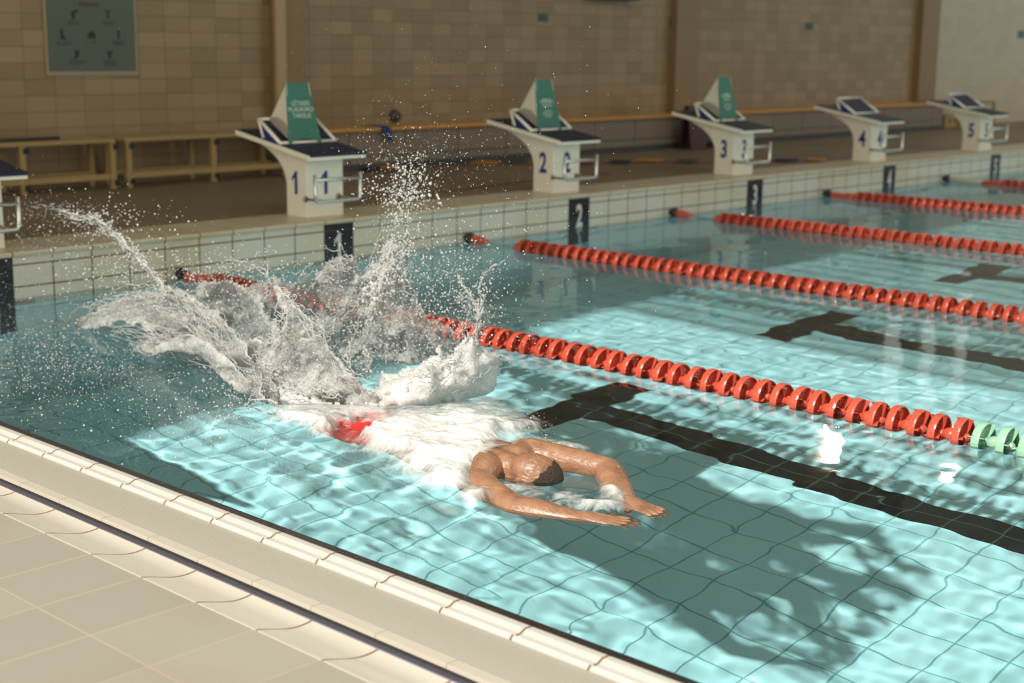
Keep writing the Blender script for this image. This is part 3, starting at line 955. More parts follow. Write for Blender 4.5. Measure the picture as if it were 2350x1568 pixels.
# ochre rail and pierced box in the far corner
t = empty('hand_rail', (17.35, 2.62, H), 'ochre handrail in the far right corner', 'rail')
bm = bmesh.new(); tube(bm, bez_arc([(-0.95, 0, 0.38), (0.62, 0, 0.38), (0.62, 0, 0.0)], 0.05), 0.028, 10); obj('rail', bm, M['bench_ochre'], t, smooth=True)
bm = bmesh.new(); tube(bm, [(-0.55, 0, 0.0), (-0.55, 0, 0.38)], 0.022, 8); obj('post', bm, M['bench_ochre'], t, smooth=True)
t = empty('float_box', (16.95, 2.85, H), 'tan box with three round holes by the far handrail', 'box')
bm = bmesh.new(); box(bm, -0.33, 0.33, -0.12, 0.1, 0.0, 0.20); obj('body', bm, M['bench_ochre'], t, bevel=0.01)
for i in range(3):
    bm = bmesh.new(); lathe(bm, [(-0.125, 0.03), (-0.119, 0.03)], 'y', 14, (-0.2 + 0.17 * i, 0, 0.11)); obj('hole', bm, M['black_rubber'], t)

# string of pennants lying on the deck behind the blocks
cord = [(4.0, 2.15), (5.1, 2.55), (5.6, 2.62), (6.4, 2.42), (7.2, 1.86), (7.9, 1.55), (8.15, 1.24), (9.2, 0.80), (9.5, 0.55)]
bm = bmesh.new(); tube(bm, bez_arc([(x, y, H + 0.006) for x, y in cord], 0.15, 4), 0.006, 6)
tag(obj('rope_line', bm, M['cord_red'], smooth=True), 'thin reddish cord lying on the deck behind the blocks', 'cord')
cord2 = [(2.9, 0.95), (3.8, 0.75), (4.4, 0.80), (5.2, 0.95), (6.1, 1.05), (6.6, 0.98)]
bm = bmesh.new(); tube(bm, bez_arc([(x, y, H + 0.005) for x, y in cord2], 0.15, 4), 0.005, 6)
tag(obj('rope_line', bm, M['cord_red'], smooth=True), 'thin rusty cord lying close behind the pool edge', 'cord')
FL = [((842, 392), 'flag_navy', 'navy pennant lying beside block 1 grip', 1.0), ((893, 390), 'flag_orange', 'orange pennant lying right of block 1', 1.2),
      ((940, 385), 'flag_green', 'dark green pennant lying beneath the spray', 1.0), ((1112, 378), 'flag_orange', 'orange pennant lying left of block 2', 1.1),
      ((1183, 377), 'flag_green', 'dark green pennant lying next to block 2', 1.0), ((1337, 378), 'flag_red', 'dark red pennant lying right of block 2', 0.8),
      ((1420, 376), 'flag_navy', 'navy pennant lying on the deck midway between blocks 2 and 3', 1.0), ((1488, 372), 'flag_orange', 'orange pennant lying between blocks 2 and 3', 1.2),
      ((1575, 375), 'flag_green', 'green pennant lying just left of block 3', 1.0), ((1803, 372), 'flag_navy', 'navy pennant lying right of block 3', 1.1), ((1872, 371), 'flag_orange', 'orange pennant lying left of block 4', 0.9)]
for (u, v), m, lab, s in FL:
    p = on_z(u, v, H)
    bm = bmesh.new()
    a = Vector((p.x, p.y, H + 0.004))
    d = Vector((0.78, -0.62, 0)) * 0.13 * s; e = Vector((0.62, 0.78, 0)) * 0.10 * s
    pts = [a - d, a - d * 0.2 + e, a + d * 0.6 + e * 0.6, a + d, a + d * 0.1 - e * 0.7]
    A = [bm.verts.new((q.x, q.y, H + 0.0125)) for q in pts]; B = [bm.verts.new((q.x, q.y, H + 0.024 + 0.012 * (i % 2))) for i, q in enumerate(pts)]
    bm.faces.new(A); bm.faces.new(B[::-1])
    for i in range(5): bm.faces.new((A[i], A[(i + 1) % 5], B[(i + 1) % 5], B[i]))
    bmesh.ops.recalc_face_normals(bm, faces=bm.faces[:])
    tag(obj('pennant', bm, M[m], bevel=0.003), lab, 'pennant', 'pennants lying on the deck')

# ------------------------------------------------------------- swimmer
def skin_mat():
    m, t, p = new_mat('wet skin')
    g = N(t, 'ShaderNodeNewGeometry')
    nz = N(t, 'ShaderNodeTexNoise'); nz.inputs['Scale'].default_value = 14; nz.inputs['Detail'].default_value = 5
    t.links.new(g.outputs['Position'], nz.inputs['Vector'])
    cr = N(t, 'ShaderNodeValToRGB')
    cr.color_ramp.elements[0].position = 0.32; cr.color_ramp.elements[0].color = (0.24, 0.112, 0.062, 1)
    cr.color_ramp.elements[1].position = 0.68; cr.color_ramp.elements[1].color = (0.38, 0.20, 0.115, 1)
    t.links.new(nz.outputs[0], cr.inputs[0]); t.links.new(cr.outputs[0], p.inputs['Base Color'])
    # streaming water film
    mp = N(t, 'ShaderNodeMapping'); mp.inputs['Scale'].default_value = (46, 16, 40)
    t.links.new(g.outputs['Position'], mp.inputs['Vector'])
    n2 = N(t, 'ShaderNodeTexNoise'); n2.inputs['Scale'].default_value = 1.0; n2.inputs['Detail'].default_value = 3; n2.inputs['Distortion'].default_value = 0.6
    t.links.new(mp.outputs[0], n2.inputs['Vector'])
    b = N(t, 'ShaderNodeBump'); b.inputs['Strength'].default_value = 0.55; b.inputs['Distance'].default_value = 0.012
    t.links.new(n2.outputs[0], b.inputs['Height']); t.links.new(b.outputs[0], p.inputs['Normal'])
    p.inputs['Roughness'].default_value = 0.38
    p.inputs['Coat Weight'].default_value = 0.3; p.inputs['Coat Roughness'].default_value = 0.15
    return m
M['skin'] = skin_mat()
M['hair'] = plain('short dark hair', (0.045, 0.025, 0.016), 0.55, bump=0.8, bscale=260, var=0.4, vscale=60)
M['trunks'] = plain('bright red swim shorts', (0.62, 0.025, 0.018), 0.5, bump=0.4, bscale=40, var=0.2, vscale=20)
M['nail'] = plain('finger nail', (0.62, 0.38, 0.27), 0.25)

def frame_from(axis, up=Vector((0, 0, 1))):
    a = Vector(axis).normalized()
    s = a.cross(up)
    if s.length < 1e-4: s = a.orthogonal()
    s.normalize()
    u = s.cross(a)
    return a, s, u

def ellipsoid(bm, c, axis, la, ls, lu, seg=20, up=Vector((0, 0, 1))):
    a, s, u = frame_from(axis, up)
    c = Vector(c); rings = []
    nr = seg // 2
    for i in range(nr + 1):
        th = pi * i / nr
        ring = []
        for k in range(seg):
            ph = 2 * pi * k / seg
            ring.append(bm.verts.new(c + a * (la * -cos(th)) + s * (ls * sin(th) * cos(ph) + (1e-5 * cos(ph))) + u * (lu * sin(th) * sin(ph) + 1e-5 * sin(ph))))
        rings.append(ring)
    for i in range(nr):
        for k in range(seg):
            bm.faces.new((rings[i][k], rings[i][(k + 1) % seg], rings[i + 1][(k + 1) % seg], rings[i + 1][k]))

def limb(bm, pts, seg=16, up=Vector((0, 0, 1))):
    """pts: (point, half width, half thickness); smooth loft with round ends"""
    P = [Vector(p[0]) for p in pts]
    fine = []
    n = len(P)
    def cr_(a, b, c, d, t): return 0.5 * ((2 * b) + (c - a) * t + (2 * a - 5 * b + 4 * c - d) * t * t + (3 * b - a - 3 * c + d) * t ** 3)
    for i in range(n - 1):
        i0, i3 = max(0, i - 1), min(n - 1, i + 2)
        for s in range(6):
            t = s / 6
            q = cr_(P[i0], P[i], P[i + 1], P[i3], t)
            w = cr_(pts[i0][1], pts[i][1], pts[i + 1][1], pts[i3][1], t)
            h = cr_(pts[i0][2], pts[i][2], pts[i + 1][2], pts[i3][2], t)
            fine.append((q, w, h))
    fine.append((P[-1], pts[-1][1], pts[-1][2]))
    # rounded ends
    d0 = (fine[0][0] - fine[1][0]).normalized(); d1 = (fine[-1][0] - fine[-2][0]).normalized()
    r0 = min(fine[0][1:]); r1 = min(fine[-1][1:])
    pre = [(fine[0][0] + d0 * r0 * sin(a), fine[0][1] * cos(a), fine[0][2] * cos(a)) for a in (1.45, 1.1, 0.6)]
    post = [(fine[-1][0] + d1 * r1 * sin(a), fine[-1][1] * cos(a), fine[-1][2] * cos(a)) for a in (0.6, 1.1, 1.45)]
    fine = pre + fine + post
    rings = []
    for i, (q, w, h) in enumerate(fine):
        t = fine[min(i + 1, len(fine) - 1)][0] - fine[max(i - 1, 0)][0]
        a, s, u = frame_from(t, up)
        rings.append([bm.verts.new(q + s * (w * cos(2 * pi * k / seg)) + u * (h * sin(2 * pi * k / seg))) for k in range(seg)])
    for i in range(len(rings) - 1):
        for k in range(seg):
            bm.faces.new((rings[i][k], rings[i][(k + 1) % seg], rings[i + 1][(k + 1) % seg], rings[i + 1][k]))
    bm.faces.new(rings[0][::-1]); bm.faces.new(rings[-1])

V = Vector
bm = bmesh.new()
# trunk: pelvis to neck, face down
limb(bm, [(V((-0.215, -3.46, -0.095)), 0.155, 0.10), (V((-0.235, -3.60, -0.09)), 0.150, 0.095), (V((-0.265, -3.76, -0.07)), 0.145, 0.095),
          (V((-0.295, -3.93, -0.058)), 0.165, 0.105), (V((-0.315, -4.08, -0.045)), 0.170, 0.10), (V((-0.325, -4.20, -0.018)), 0.120, 0.075)], 24)
# back muscles: lats, traps, shoulder blades, erectors
for s, sh in ((-1, V((-0.485, -4.25, 0.004))), (1, V((-0.165, -4.18, 0.018)))):
    ellipsoid(bm, (-0.295 + s * 0.105, -3.98, -0.03), (s * 0.35, -1, 0), 0.20, 0.065, 0.080)
    ellipsoid(bm, (-0.31 + s * 0.085, -4.10, 0.026), (s * 0.5, -1, 0.0), 0.11, 0.055, 0.035)
    ellipsoid(bm, (-0.27 + s * 0.035, -3.80, 0.02), (0.14, -1, 0.05), 0.20, 0.028, 0.022)
    limb(bm, [(V((-0.31 + s * 0.04, -4.12, 0.025)), 0.05, 0.04), (V((-0.33 + s * 0.075, -4.22, 0.030)), 0.06, 0.045), (sh, 0.060, 0.055)], 14)
# neck
limb(bm, [(V((-0.325, -4.16, 0.012)), 0.068, 0.058), (V((-0.322, -4.25, 0.014)), 0.056, 0.054), (V((-0.305, -4.33, 0.0)), 0.054, 0.056)], 18)
# head, crown towards the hands, face to the floor
HC = V((-0.300, -4.340, -0.006)); HA = V((0.42, -0.86, -0.26)).normalized()
HU = (V((0.0, 0, 1)) - HA * V((0, 0, 1)).dot(HA)).normalized(); HS = HA.cross(HU)
def hp(a, s, u): return HC + (HA * a + HS * s + HU * u) * 0.9
ellipsoid(bm, hp(0.010, 0, 0.012), HA, 0.098, 0.071, 0.076, 24, HU)
ellipsoid(bm, hp(-0.045, 0, -0.035), HA, 0.068, 0.056, 0.054, 20, HU)        # jaw and cheeks
ellipsoid(bm, hp(-0.095, 0, -0.055), HA, 0.028, 0.030, 0.028, 14, HU)        # chin
ellipsoid(bm, hp(0.020, 0, -0.070), HA, 0.022, 0.052, 0.016, 14, HU)         # brow
limb(bm, [(hp(0.005, 0, -0.080), 0.008, 0.010), (hp(-0.022, 0, -0.098), 0.013, 0.014), (hp(-0.034, 0, -0.094), 0.016, 0.012)], 12, HA)   # nose
for s in (-1, 1):
    ellipsoid(bm, hp(-0.070, s * 0.006, -0.088), HS * s, 0.020, 0.006, 0.007, 12, HU)      # lips
    ellipsoid(bm, hp(-0.012, s * 0.080, -0.004), HA, 0.032, 0.009, 0.020, 14, HU)      # ear
    ellipsoid(bm, hp(0.000, s * 0.086, 0.008), HA, 0.022, 0.007, 0.010, 12, HU)
# arms
def arm(sh, el, wr, side):
    sh, el, wr = V(sh), V(el), V(wr)
    m1 = sh.lerp(el, 0.35); m2 = sh.lerp(el, 0.72)
    limb(bm, [(sh, 0.062, 0.062), (m1, 0.058, 0.058), (m2, 0.052, 0.052), (el, 0.048, 0.046)], 18)
    bulge = (el - sh).cross(V((0, 0, 1))).normalized() * side
    ellipsoid(bm, sh.lerp(el, 0.12) + bulge * 0.018 + V((0, 0, 0.012)), el - sh, 0.085, 0.048, 0.045)      # deltoid
    ellipsoid(bm, sh.lerp(el, 0.52) + bulge * 0.014, el - sh, 0.085, 0.034, 0.040)                       # triceps
    ellipsoid(bm, el + V((0, 0, 0.01)), wr - el, 0.036, 0.036, 0.034)                                    # elbow
    f1 = el.lerp(wr, 0.25); f2 = el.lerp(wr, 0.65)
    limb(bm, [(el, 0.048, 0.046), (f1 + bulge * 0.006, 0.054, 0.048), (f2, 0.042, 0.036), (wr, 0.032, 0.024)], 18)
arm((-0.510, -4.270, -0.006), (-0.580, -4.530, -0.015), (-0.505, -4.765, -0.014), -1)
arm((-0.160, -4.205, 0.018), (-0.095, -4.510, 0.010), (-0.300, -4.765, -0.010), 1)
# hands, palm down, fingers a little spread
NAILS = []
def hand(wr, d, side, curl=0.06):
    """side = +1 when the thumb lies on the +s side"""
    wr = V(wr); d = V(d).normalized()
    s = d.cross(V((0, 0, 1))).normalized() * side          # towards the thumb
    u = V((0, 0, 1))
    limb(bm, [(wr - d * 0.012, 0.031, 0.023), (wr + d * 0.025, 0.038, 0.021), (wr + d * 0.062, 0.044, 0.017), (wr + d * 0.090, 0.043, 0.013)], 18)
    # fingers: index, middle, ring, little
    for off, ln, ang, r in ((0.031, 0.074, 0.10, 0.0098), (0.0105, 0.078, 0.02, 0.0098), (-0.0105, 0.072, -0.07, 0.0094), (-0.0310, 0.057, -0.17, 0.0084)):
        dd = (d * cos(ang) + s * sin(ang)).normalized()
        b = wr + d * (0.088 - abs(off) * 0.22) + s * off
        k0 = b + dd * ln * 0.45 + u * 0.003
        k1 = b + dd * ln * 0.75 - u * (0.002 + curl * 0.05)
        k2 = b + dd * ln - u * (0.007 + curl * 0.1)
        limb(bm, [(b - dd * 0.015, r * 1.15, r), (k0, r * 1.03, r * .98), (k1, r * .95, r * .9), (k2, r * .82, r * .75)], 12)
        NAILS.append((k1.lerp(k2, 0.85) + u * r * 0.80, dd, r * 0.62))
    # thumb from the side of the palm near its base
    b = wr + d * 0.022 + s * 0.026
    t1 = b + (d * 0.6 + s * 0.75).normalized() * 0.042 - u * 0.006
    t2 = t1 + (d * 0.9 + s * 0.35).normalized() * 0.034 - u * 0.003
    limb(bm, [(b, 0.016, 0.014), (t1, 0.0115, 0.011), (t2, 0.0092, 0.0085)], 12)
    NAILS.append((t1.lerp(t2, 0.85) + u * 0.0085, (t2 - t1).normalized(), 0.0065))
HS_ = 1.12
hand((-0.505, -4.765, -0.003), (0.42, -0.90, -0.03), -1)
hand((-0.300, -4.765, 0.002), (-0.12, -0.99, -0.04), 1)
# legs trail back under the surface into the splash
for s, k, a, toe in ((-1, (-0.20, -3.10, -0.10), (-0.13, -2.72, -0.10), (-0.10, -2.55, -0.12)), (1, (-0.04, -3.08, -0.10), (0.02, -2.70, -0.10), (0.06, -2.53, -0.12))):
    h = V((-0.215 + s * 0.085, -3.44, -0.10)); k = V(k); a = V(a); toe = V(toe)
    limb(bm, [(h, 0.090, 0.085), (h.lerp(k, 0.5), 0.076, 0.076), (k, 0.052, 0.054), (k.lerp(a, 0.35), 0.052, 0.056), (k.lerp(a, 0.75), 0.036, 0.038), (a, 0.030, 0.034)], 18)
    limb(bm, [(a - V((0, 0.0, 0.02)), 0.032, 0.030), (a.lerp(toe, 0.5), 0.040, 0.020), (toe, 0.038, 0.012)], 14)
    ellipsoid(bm, h + V((0, 0.0, 0.035)), (0, -1, 0), 0.11, 0.085, 0.075)
person = empty('person', (-0.25, -4.0, 0), 'person diving face down with both arms stretched forward, short dark hair and red swim shorts', 'person')
bmesh.ops.translate(bm, verts=bm.verts[:], vec=-V((-0.25, -4.0, 0)))
body = obj('body', bm, M['skin'], person)
rm = body.modifiers.new('remesh', 'REMESH'); rm.mode = 'VOXEL'; rm.voxel_size = 0.0036; rm.use_smooth_shade = True
sm = body.modifiers.new('smooth', 'SMOOTH'); sm.factor = 0.5; sm.iterations = 5
body['label'] = 'wet tanned body of the swimmer'

# hair: a cropped cap over the crown
bm = bmesh.new()
seg = 120; nr = 78
grid = {}
for i in range(nr + 1):
    th = pi * i / nr
    for k in range(seg):
        ph = 2 * pi * k / seg
        a_, s_, u_ = cos(th), sin(th) * cos(ph), sin(th) * sin(ph)
        grid[i, k] = (a_, s_, u_)
vmap = {}
def hv(i, k):
    if (i, k) not in vmap:
        a_, s_, u_ = grid[i, k]
        nzv = noise.noise(V((a_, s_, u_)) * 9) * 0.0015
        q = hp(0.010 + a_ * (0.108 + 0.0020 + nzv + 0.004 * min(1, max(0, (a_ - 0.2) * 3))), s_ * (0.079 + 0.0020 + nzv + 0.004 * min(1, max(0, (a_ - 0.2) * 3))), 0.012 + u_ * (0.084 + 0.0020 + nzv + 0.004 * min(1, max(0, (a_ - 0.2) * 3)))) - V((-0.25, -4.0, 0))
        vmap[i, k] = bm.verts.new(q)
    return vmap[i, k]
for i in range(nr):
    for k in range(seg):
        a_, s_, u_ = grid[i, k]
        edge = 0.16 + 0.42 * max(0.0, u_) + 0.28 * max(0, -u_) + 0.10 * noise.noise(V((s_ * 5, u_ * 5, 1))) + 0.05 * noise.noise(V((s_ * 40, u_ * 40, 1)))
        if a_ > edge:
            vs = [hv(i, k), hv(i, (k + 1) % seg), hv(i + 1, (k + 1) % seg), hv(i + 1, k)]
            if i == 0: vs = vs
            try: bm.faces.new(vs)
            except ValueError: pass
bmesh.ops.remove_doubles(bm, verts=bm.verts[:], dist=1e-5)
bmesh.ops.recalc_face_normals(bm, faces=bm.faces[:])
hair = obj('hair', bm, M['hair'], person, smooth=True)
sl = hair.modifiers.new('solid', 'SOLIDIFY'); sl.thickness = 0.006; sl.offset = -1
hair['label'] = 'short dark hair on the crown'
# red shorts round the hips and upper thighs
bm = bmesh.new()
limb(bm, [(V((-0.212, -3.445, -0.088)), 0.170, 0.113), (V((-0.225, -3.535, -0.084)), 0.170, 0.112), (V((-0.232, -3.580, -0.084)), 0.160, 0.102)], 28)
for s, kx in ((-1, -0.255), (1, -0.12)):
    limb(bm, [(V((-0.215 + s * 0.085, -3.46, -0.09)), 0.100, 0.102), (V((-0.21 + s * 0.083, -3.30, -0.088)), 0.094, 0.092)], 20)
bmesh.ops.translate(bm, verts=bm.verts[:], vec=-V((-0.25, -4.0, 0)))
tr = obj('swim_shorts', bm, M['trunks'], person)
rm = tr.modifiers.new('remesh', 'REMESH'); rm.mode = 'VOXEL'; rm.voxel_size = 0.007; rm.use_smooth_shade = True
tr['label'] = 'bright red swim shorts'
for q, dd, r in NAILS:
    bm = bmesh.new(); ellipsoid(bm, q - V((-0.25, -4.0, 0)) , dd, r * 1.25, r, 0.0012, 10)
    obj('finger_nail', bm, M['nail'], person, smooth=True)
for o in (body, hair, tr):
    o.cycles.is_caustics_receiver = True

# ------------------------------------------------------------- splash
RS = np.random.RandomState(11)
rs = random.Random(17)

def foam_material(name, transl=0.35, bump=0.5, alpha_noise=False):
    m = bpy.data.materials.new(name); m.use_nodes = True
    t = m.node_tree; t.nodes.clear()
    out = N(t, 'ShaderNodeOutputMaterial')
    g = N(t, 'ShaderNodeNewGeometry')
    nz = N(t, 'ShaderNodeTexNoise'); nz.inputs['Scale'].default_value = 34; nz.inputs['Detail'].default_value = 6; nz.inputs['Roughness'].default_value = 0.62; nz.inputs['Distortion'].default_value = 0.8
    t.links.new(g.outputs['Position'], nz.inputs['Vector'])
    b = N(t, 'ShaderNodeBump'); b.inputs['Strength'].default_value = bump; b.inputs['Distance'].default_value = 0.02
    t.links.new(nz.outputs[0], b.inputs['Height'])
    d = N(t, 'ShaderNodeBsdfDiffuse'); d.inputs['Color'].default_value = (0.93, 0.93, 0.91, 1); t.links.new(b.outputs[0], d.inputs['Normal'])
    tr = N(t, 'ShaderNodeBsdfTranslucent'); tr.inputs['Color'].default_value = (0.86, 0.88, 0.86, 1); t.links.new(b.outputs[0], tr.inputs['Normal'])
    m1 = N(t, 'ShaderNodeMixShader'); m1.inputs[0].default_value = transl
    t.links.new(d.outputs[0], m1.inputs[1]); t.links.new(tr.outputs[0], m1.inputs[2])
    gl = N(t, 'ShaderNodeBsdfGlossy'); gl.inputs['Roughness'].default_value = 0.12; t.links.new(b.outputs[0], gl.inputs['Normal'])
    fr = N(t, 'ShaderNodeFresnel'); fr.inputs['IOR'].default_value = 1.33; t.links.new(b.outputs[0], fr.inputs['Normal'])
    m2 = N(t, 'ShaderNodeMixShader'); t.links.new(fr.outputs[0], m2.inputs[0]); t.links.new(m1.outputs[0], m2.inputs[1]); t.links.new(gl.outputs[0], m2.inputs[2])
    if not alpha_noise:
        t.links.new(m2.outputs[0], out.inputs['Surface'])
        return m
    # coverage: attribute 'cover' (how much air is in the water here) against a fractal pattern
    at = N(t, 'ShaderNodeAttribute'); at.attribute_name = 'cover'
    n2 = N(t, 'ShaderNodeTexNoise'); n2.inputs['Scale'].default_value = alpha_noise[0]; n2.inputs['Detail'].default_value = 9; n2.inputs['Roughness'].default_value = 0.68; n2.inputs['Distortion'].default_value = alpha_noise[1]
    t.links.new(g.outputs['Position'], n2.inputs['Vector'])
    sub = N(t, 'ShaderNodeMath', operation='ADD'); t.links.new(at.outputs['Fac'], sub.inputs[0])
    ms = N(t, 'ShaderNodeMath', operation='MULTIPLY_ADD'); ms.inputs[1].default_value = 1.7; ms.inputs[2].default_value = -0.85
    t.links.new(n2.outputs[0], ms.inputs[0]); t.links.new(ms.outputs[0], sub.inputs[1])
    mr_ = N(t, 'ShaderNodeMapRange'); mr_.inputs[1].default_value = alpha_noise[2]; mr_.inputs[2].default_value = alpha_noise[3]; mr_.clamp = True
    t.links.new(sub.outputs[0], mr_.inputs[0])
    tp = N(t, 'ShaderNodeBsdfTransparent'); tp.inputs['Color'].default_value = (1, 1, 1, 1)
    clear = N(t, 'ShaderNodeMixShader')
    fm = N(t, 'ShaderNodeMath', operation='MULTIPLY'); fm.inputs[1].default_value = alpha_noise[4]
    t.links.new(fr.outputs[0], fm.inputs[0]); t.links.new(fm.outputs[0], clear.inputs[0])
    t.links.new(tp.outputs[0], clear.inputs[1]); t.links.new(gl.outputs[0], clear.inputs[2])
    m3 = N(t, 'ShaderNodeMixShader'); t.links.new(mr_.outputs[0], m3.inputs[0]); t.links.new(clear.outputs[0], m3.inputs[1]); t.links.new(m2.outputs[0], m3.inputs[2])
    t.links.new(m3.outputs[0], out.inputs['Surface'])
    return m
M['foam'] = foam_material('white water', 0.3, 0.6)
M['sheet'] = foam_material('thin water sheet with air', 0.45, 0.9, (52, 2.2, 0.18, 0.70, 0.45))
M['bubbles'] = foam_material('bubble cloud', 0.2, 0.25, (15, 0.7, 0.10, 0.85, 0.25))
M['drop'] = foam_material('water drop', 0.5, 0.0)

def set_cover(me, vals):
    a = me.attributes.new('cover', 'FLOAT', 'POINT')
    a.data.foreach_set('value', np.asarray(vals, dtype=np.float32))

def inside(poly, x, y):
    c = False; n = len(poly); j = n - 1
    for i in range(n):
        xi, yi = poly[i]; xj, yj = poly[j]
        if (yi > y) != (yj > y) and x < (xj - xi) * (y - yi) / (yj - yi) + xi:
            c = not c
        j = i
    return c
def edge_dist(poly, x, y):
    d = 1e9; n = len(poly)
    for i in range(n):
        x0, y0 = poly[i]; x1, y1 = poly[(i + 1) % n]
        dx, dy = x1 - x0, y1 - y0
        t = max(0, min(1, ((x - x0) * dx + (y - y0) * dy) / (dx * dx + dy * dy + 1e-9)))
        d = min(d, math.hypot(x - x0 - t * dx, y - y0 - t * dy))
    return d
def fbm(x, y, z=0.0, o=4):
    s = 0; a = 1
    for _ in range(o):
        s += a * noise.noise(Vector((x, y, z))); x *= 2.1; y *= 2.1; z += 7.3; a *= 0.55
    return s

# the crown, jets and sheets stand in the vertical plane of the dive (x nearly
# constant) and are traced at their distance, then given depth of their own
def sheet(name, poly, xf, cover, step=5, bulge=0.05, rough=0.012, holes=(), edge_white=0.35, seed=0.0, mat='sheet', fray=7, edge_w=14.0):
    us = [p[0] for p in poly]; vs = [p[1] for p in poly]
    u0, u1, v0, v1 = min(us) - 12, max(us) + 12, min(vs) - 12, max(vs) + 12
    nu = int((u1 - u0) / step) + 1; nv = int((v1 - v0) / step) + 1
    bm = bmesh.new(); verts = {}; cov = []
    def ok(u, v):
        uu = u + fray * fbm(u * 0.035, v * 0.035, seed + 3, 3); vv = v + fray * fbm(u * 0.035, v * 0.035, seed + 9, 3)
        if not inside(poly, uu, vv): return False
        for hu, hv, hr in holes:
            if math.hypot(u - hu, v - hv) < hr: return False
        return True
    def vert(i, j):
        if (i, j) in verts: return verts[i, j]
        u = u0 + i * step; v = v0 + j * step
        X = xf(u, v) + bulge * fbm(u * 0.011, v * 0.011, seed, 2) + rough * fbm(u * 0.05, v * 0.05, seed + 5, 3)
        p = on_x(u, v, X)
        if p.z < -0.01: p.z = -0.01
        verts[i, j] = bm.verts.new(p)
        ed = edge_dist(poly, u, v)
        for hu, hv, hr in holes: ed = min(ed, abs(math.hypot(u - hu, v - hv) - hr))
        c = cover(u, v) if callable(cover) else cover
        cov.append(c + edge_white * max(0, 1 - ed / edge_w))
        return verts[i, j]
    for i in range(nu):
        for j in range(nv):
            if ok(u0 + (i + .5) * step, v0 + (j + .5) * step):
                bm.faces.new((vert(i, j), vert(i, j + 1), vert(i + 1, j + 1), vert(i + 1, j)))
    bmesh.ops.smooth_vert(bm, verts=[v for v in bm.verts if v.is_boundary], factor=0.5, use_axis_x=True, use_axis_y=True, use_axis_z=True)
    me = bpy.data.meshes.new(name); bm.to_mesh(me); bm.free()
    me.materials.append(M[mat])
    set_cover(me, cov)
    o = obj(name, me, None, SPLASH, smooth=True)
    sl = o.modifiers.new('solid', 'SOLIDIFY'); sl.thickness = 0.003
    return o

SPLASH = empty('water_splash', (0.0, -2.8, 0.0), 'tall white splash thrown up where the swimmer enters the water', 'splash')
SPL0 = Vector((0.0, -2.8, 0.0))

def shift_children():
    for o in SPLASH.children:
        if o.type == 'MESH' and not o.get('_done'):
            o.data.transform(Matrix.Translation(-SPL0)); o['_done'] = 1
    for o in SPLASH.children:
        if '_done' in o: del o['_done']

def lerp_tab(tab, x):
    for (a, fa), (b, fb) in zip(tab, tab[1:]):
        if x <= b: return fa + (fb - fa) * max(0, (x - a) / (b - a))
    return tab[-1][1]
XT = [(0, -0.05), (380, -0.12), (600, -0.28), (720, -0.22), (850, -0.08), (980, 0.05), (1080, 0.32), (1150, 0.52)]
def xbase(u, v): return lerp_tab(XT, u)

# main crown sheet
sheet('crown_sheet', [(585, 915), (560, 850), (548, 800), (575, 775), (625, 785), (650, 752), (655, 715), (640, 690), (626, 660), (640, 652), (668, 690), (700, 722), (735, 768), (775, 820), (810, 865), (850, 905), (905, 935), (800, 955), (690, 950)],
      lambda u, v: xbase(u, v) + 0.12 * max(0, (900 - v) / 300) , lambda u, v: 0.50 + 0.35 * max(0, (v - 800) / 120) - 0.10 * (v < 860 and 660 < u < 800), holes=((706, 768, 9),), seed=1.0, edge_white=0.55, edge_w=9)
# left arcing sheets
sheet('arc_sheet', [(645, 945), (585, 900), (535, 850), (490, 818), (440, 806), (400, 800), (345, 812), (318, 800), (352, 772), (330, 748), (280, 740), (225, 748), (165, 772), (120, 800), (165, 745), (225, 705), (290, 680), (350, 668), (405, 668), (455, 688), (505, 722), (550, 775), (590, 830), (630, 880), (680, 935)],
      lambda u, v: xbase(u, v) - 0.02 + 0.1 * max(0, (820 - v) / 150), lambda u, v: 0.52 + 0.14 * fbm(u * .02, v * .02, 4, 2), seed=2.0, fray=14, edge_white=0.42, bulge=0.12)
sheet('arc_sheet', [(360, 790), (420, 770), (480, 780), (540, 840), (600, 900), (640, 940), (560, 905), (500, 860), (455, 815), (400, 808), (340, 815)],
      lambda u, v: xbase(u, v) - 0.10, 0.72, seed=2.7, fray=9, bulge=0.1)
# rear veil standing behind the crown
sheet('rear_veil', [(600, 880), (540, 790), (500, 720), (470, 660), (520, 650), (580, 655), (620, 640), (690, 655), (745, 640), (790, 650), (850, 620), (880, 560), (905, 520), (915, 560), (905, 610), (935, 640), (960, 700), (1000, 730), (1040, 760), (1070, 800), (1000, 830), (900, 860), (800, 880), (700, 900)],
      lambda u, v: 0.30 + 0.35 * (u - 500) / 550, lambda u, v: 0.36 + 0.24 * fbm(u * .014, v * .014, 8, 3) + 0.16 * max(0, (v - 780) / 100) + 0.22 * math.exp(-((u - 870) / 60) ** 2), seed=3.0, fray=16, edge_white=0.15, bulge=0.14)
sheet('rear_veil', [(470, 760), (440, 700), (460, 650), (520, 640), (590, 665), (610, 720), (650, 780), (690, 850), (600, 850), (520, 800)],
      lambda u, v: 0.15 + 0.1 * (u - 440) / 250, lambda u, v: 0.43 + 0.22 * fbm(u * .018, v * .018, 2, 3), seed=3.6, fray=14, edge_white=0.2, bulge=0.12)
# glassy dome at the back
sheet('glass_dome', [(728, 690), (722, 640), (745, 605), (785, 588), (815, 596), (822, 640), (812, 690), (770, 720)],
      lambda u, v: 0.5 - 0.1 * math.exp(-((u - 775) / 40) ** 2), 0.34, seed=4.0, edge_white=0.35)

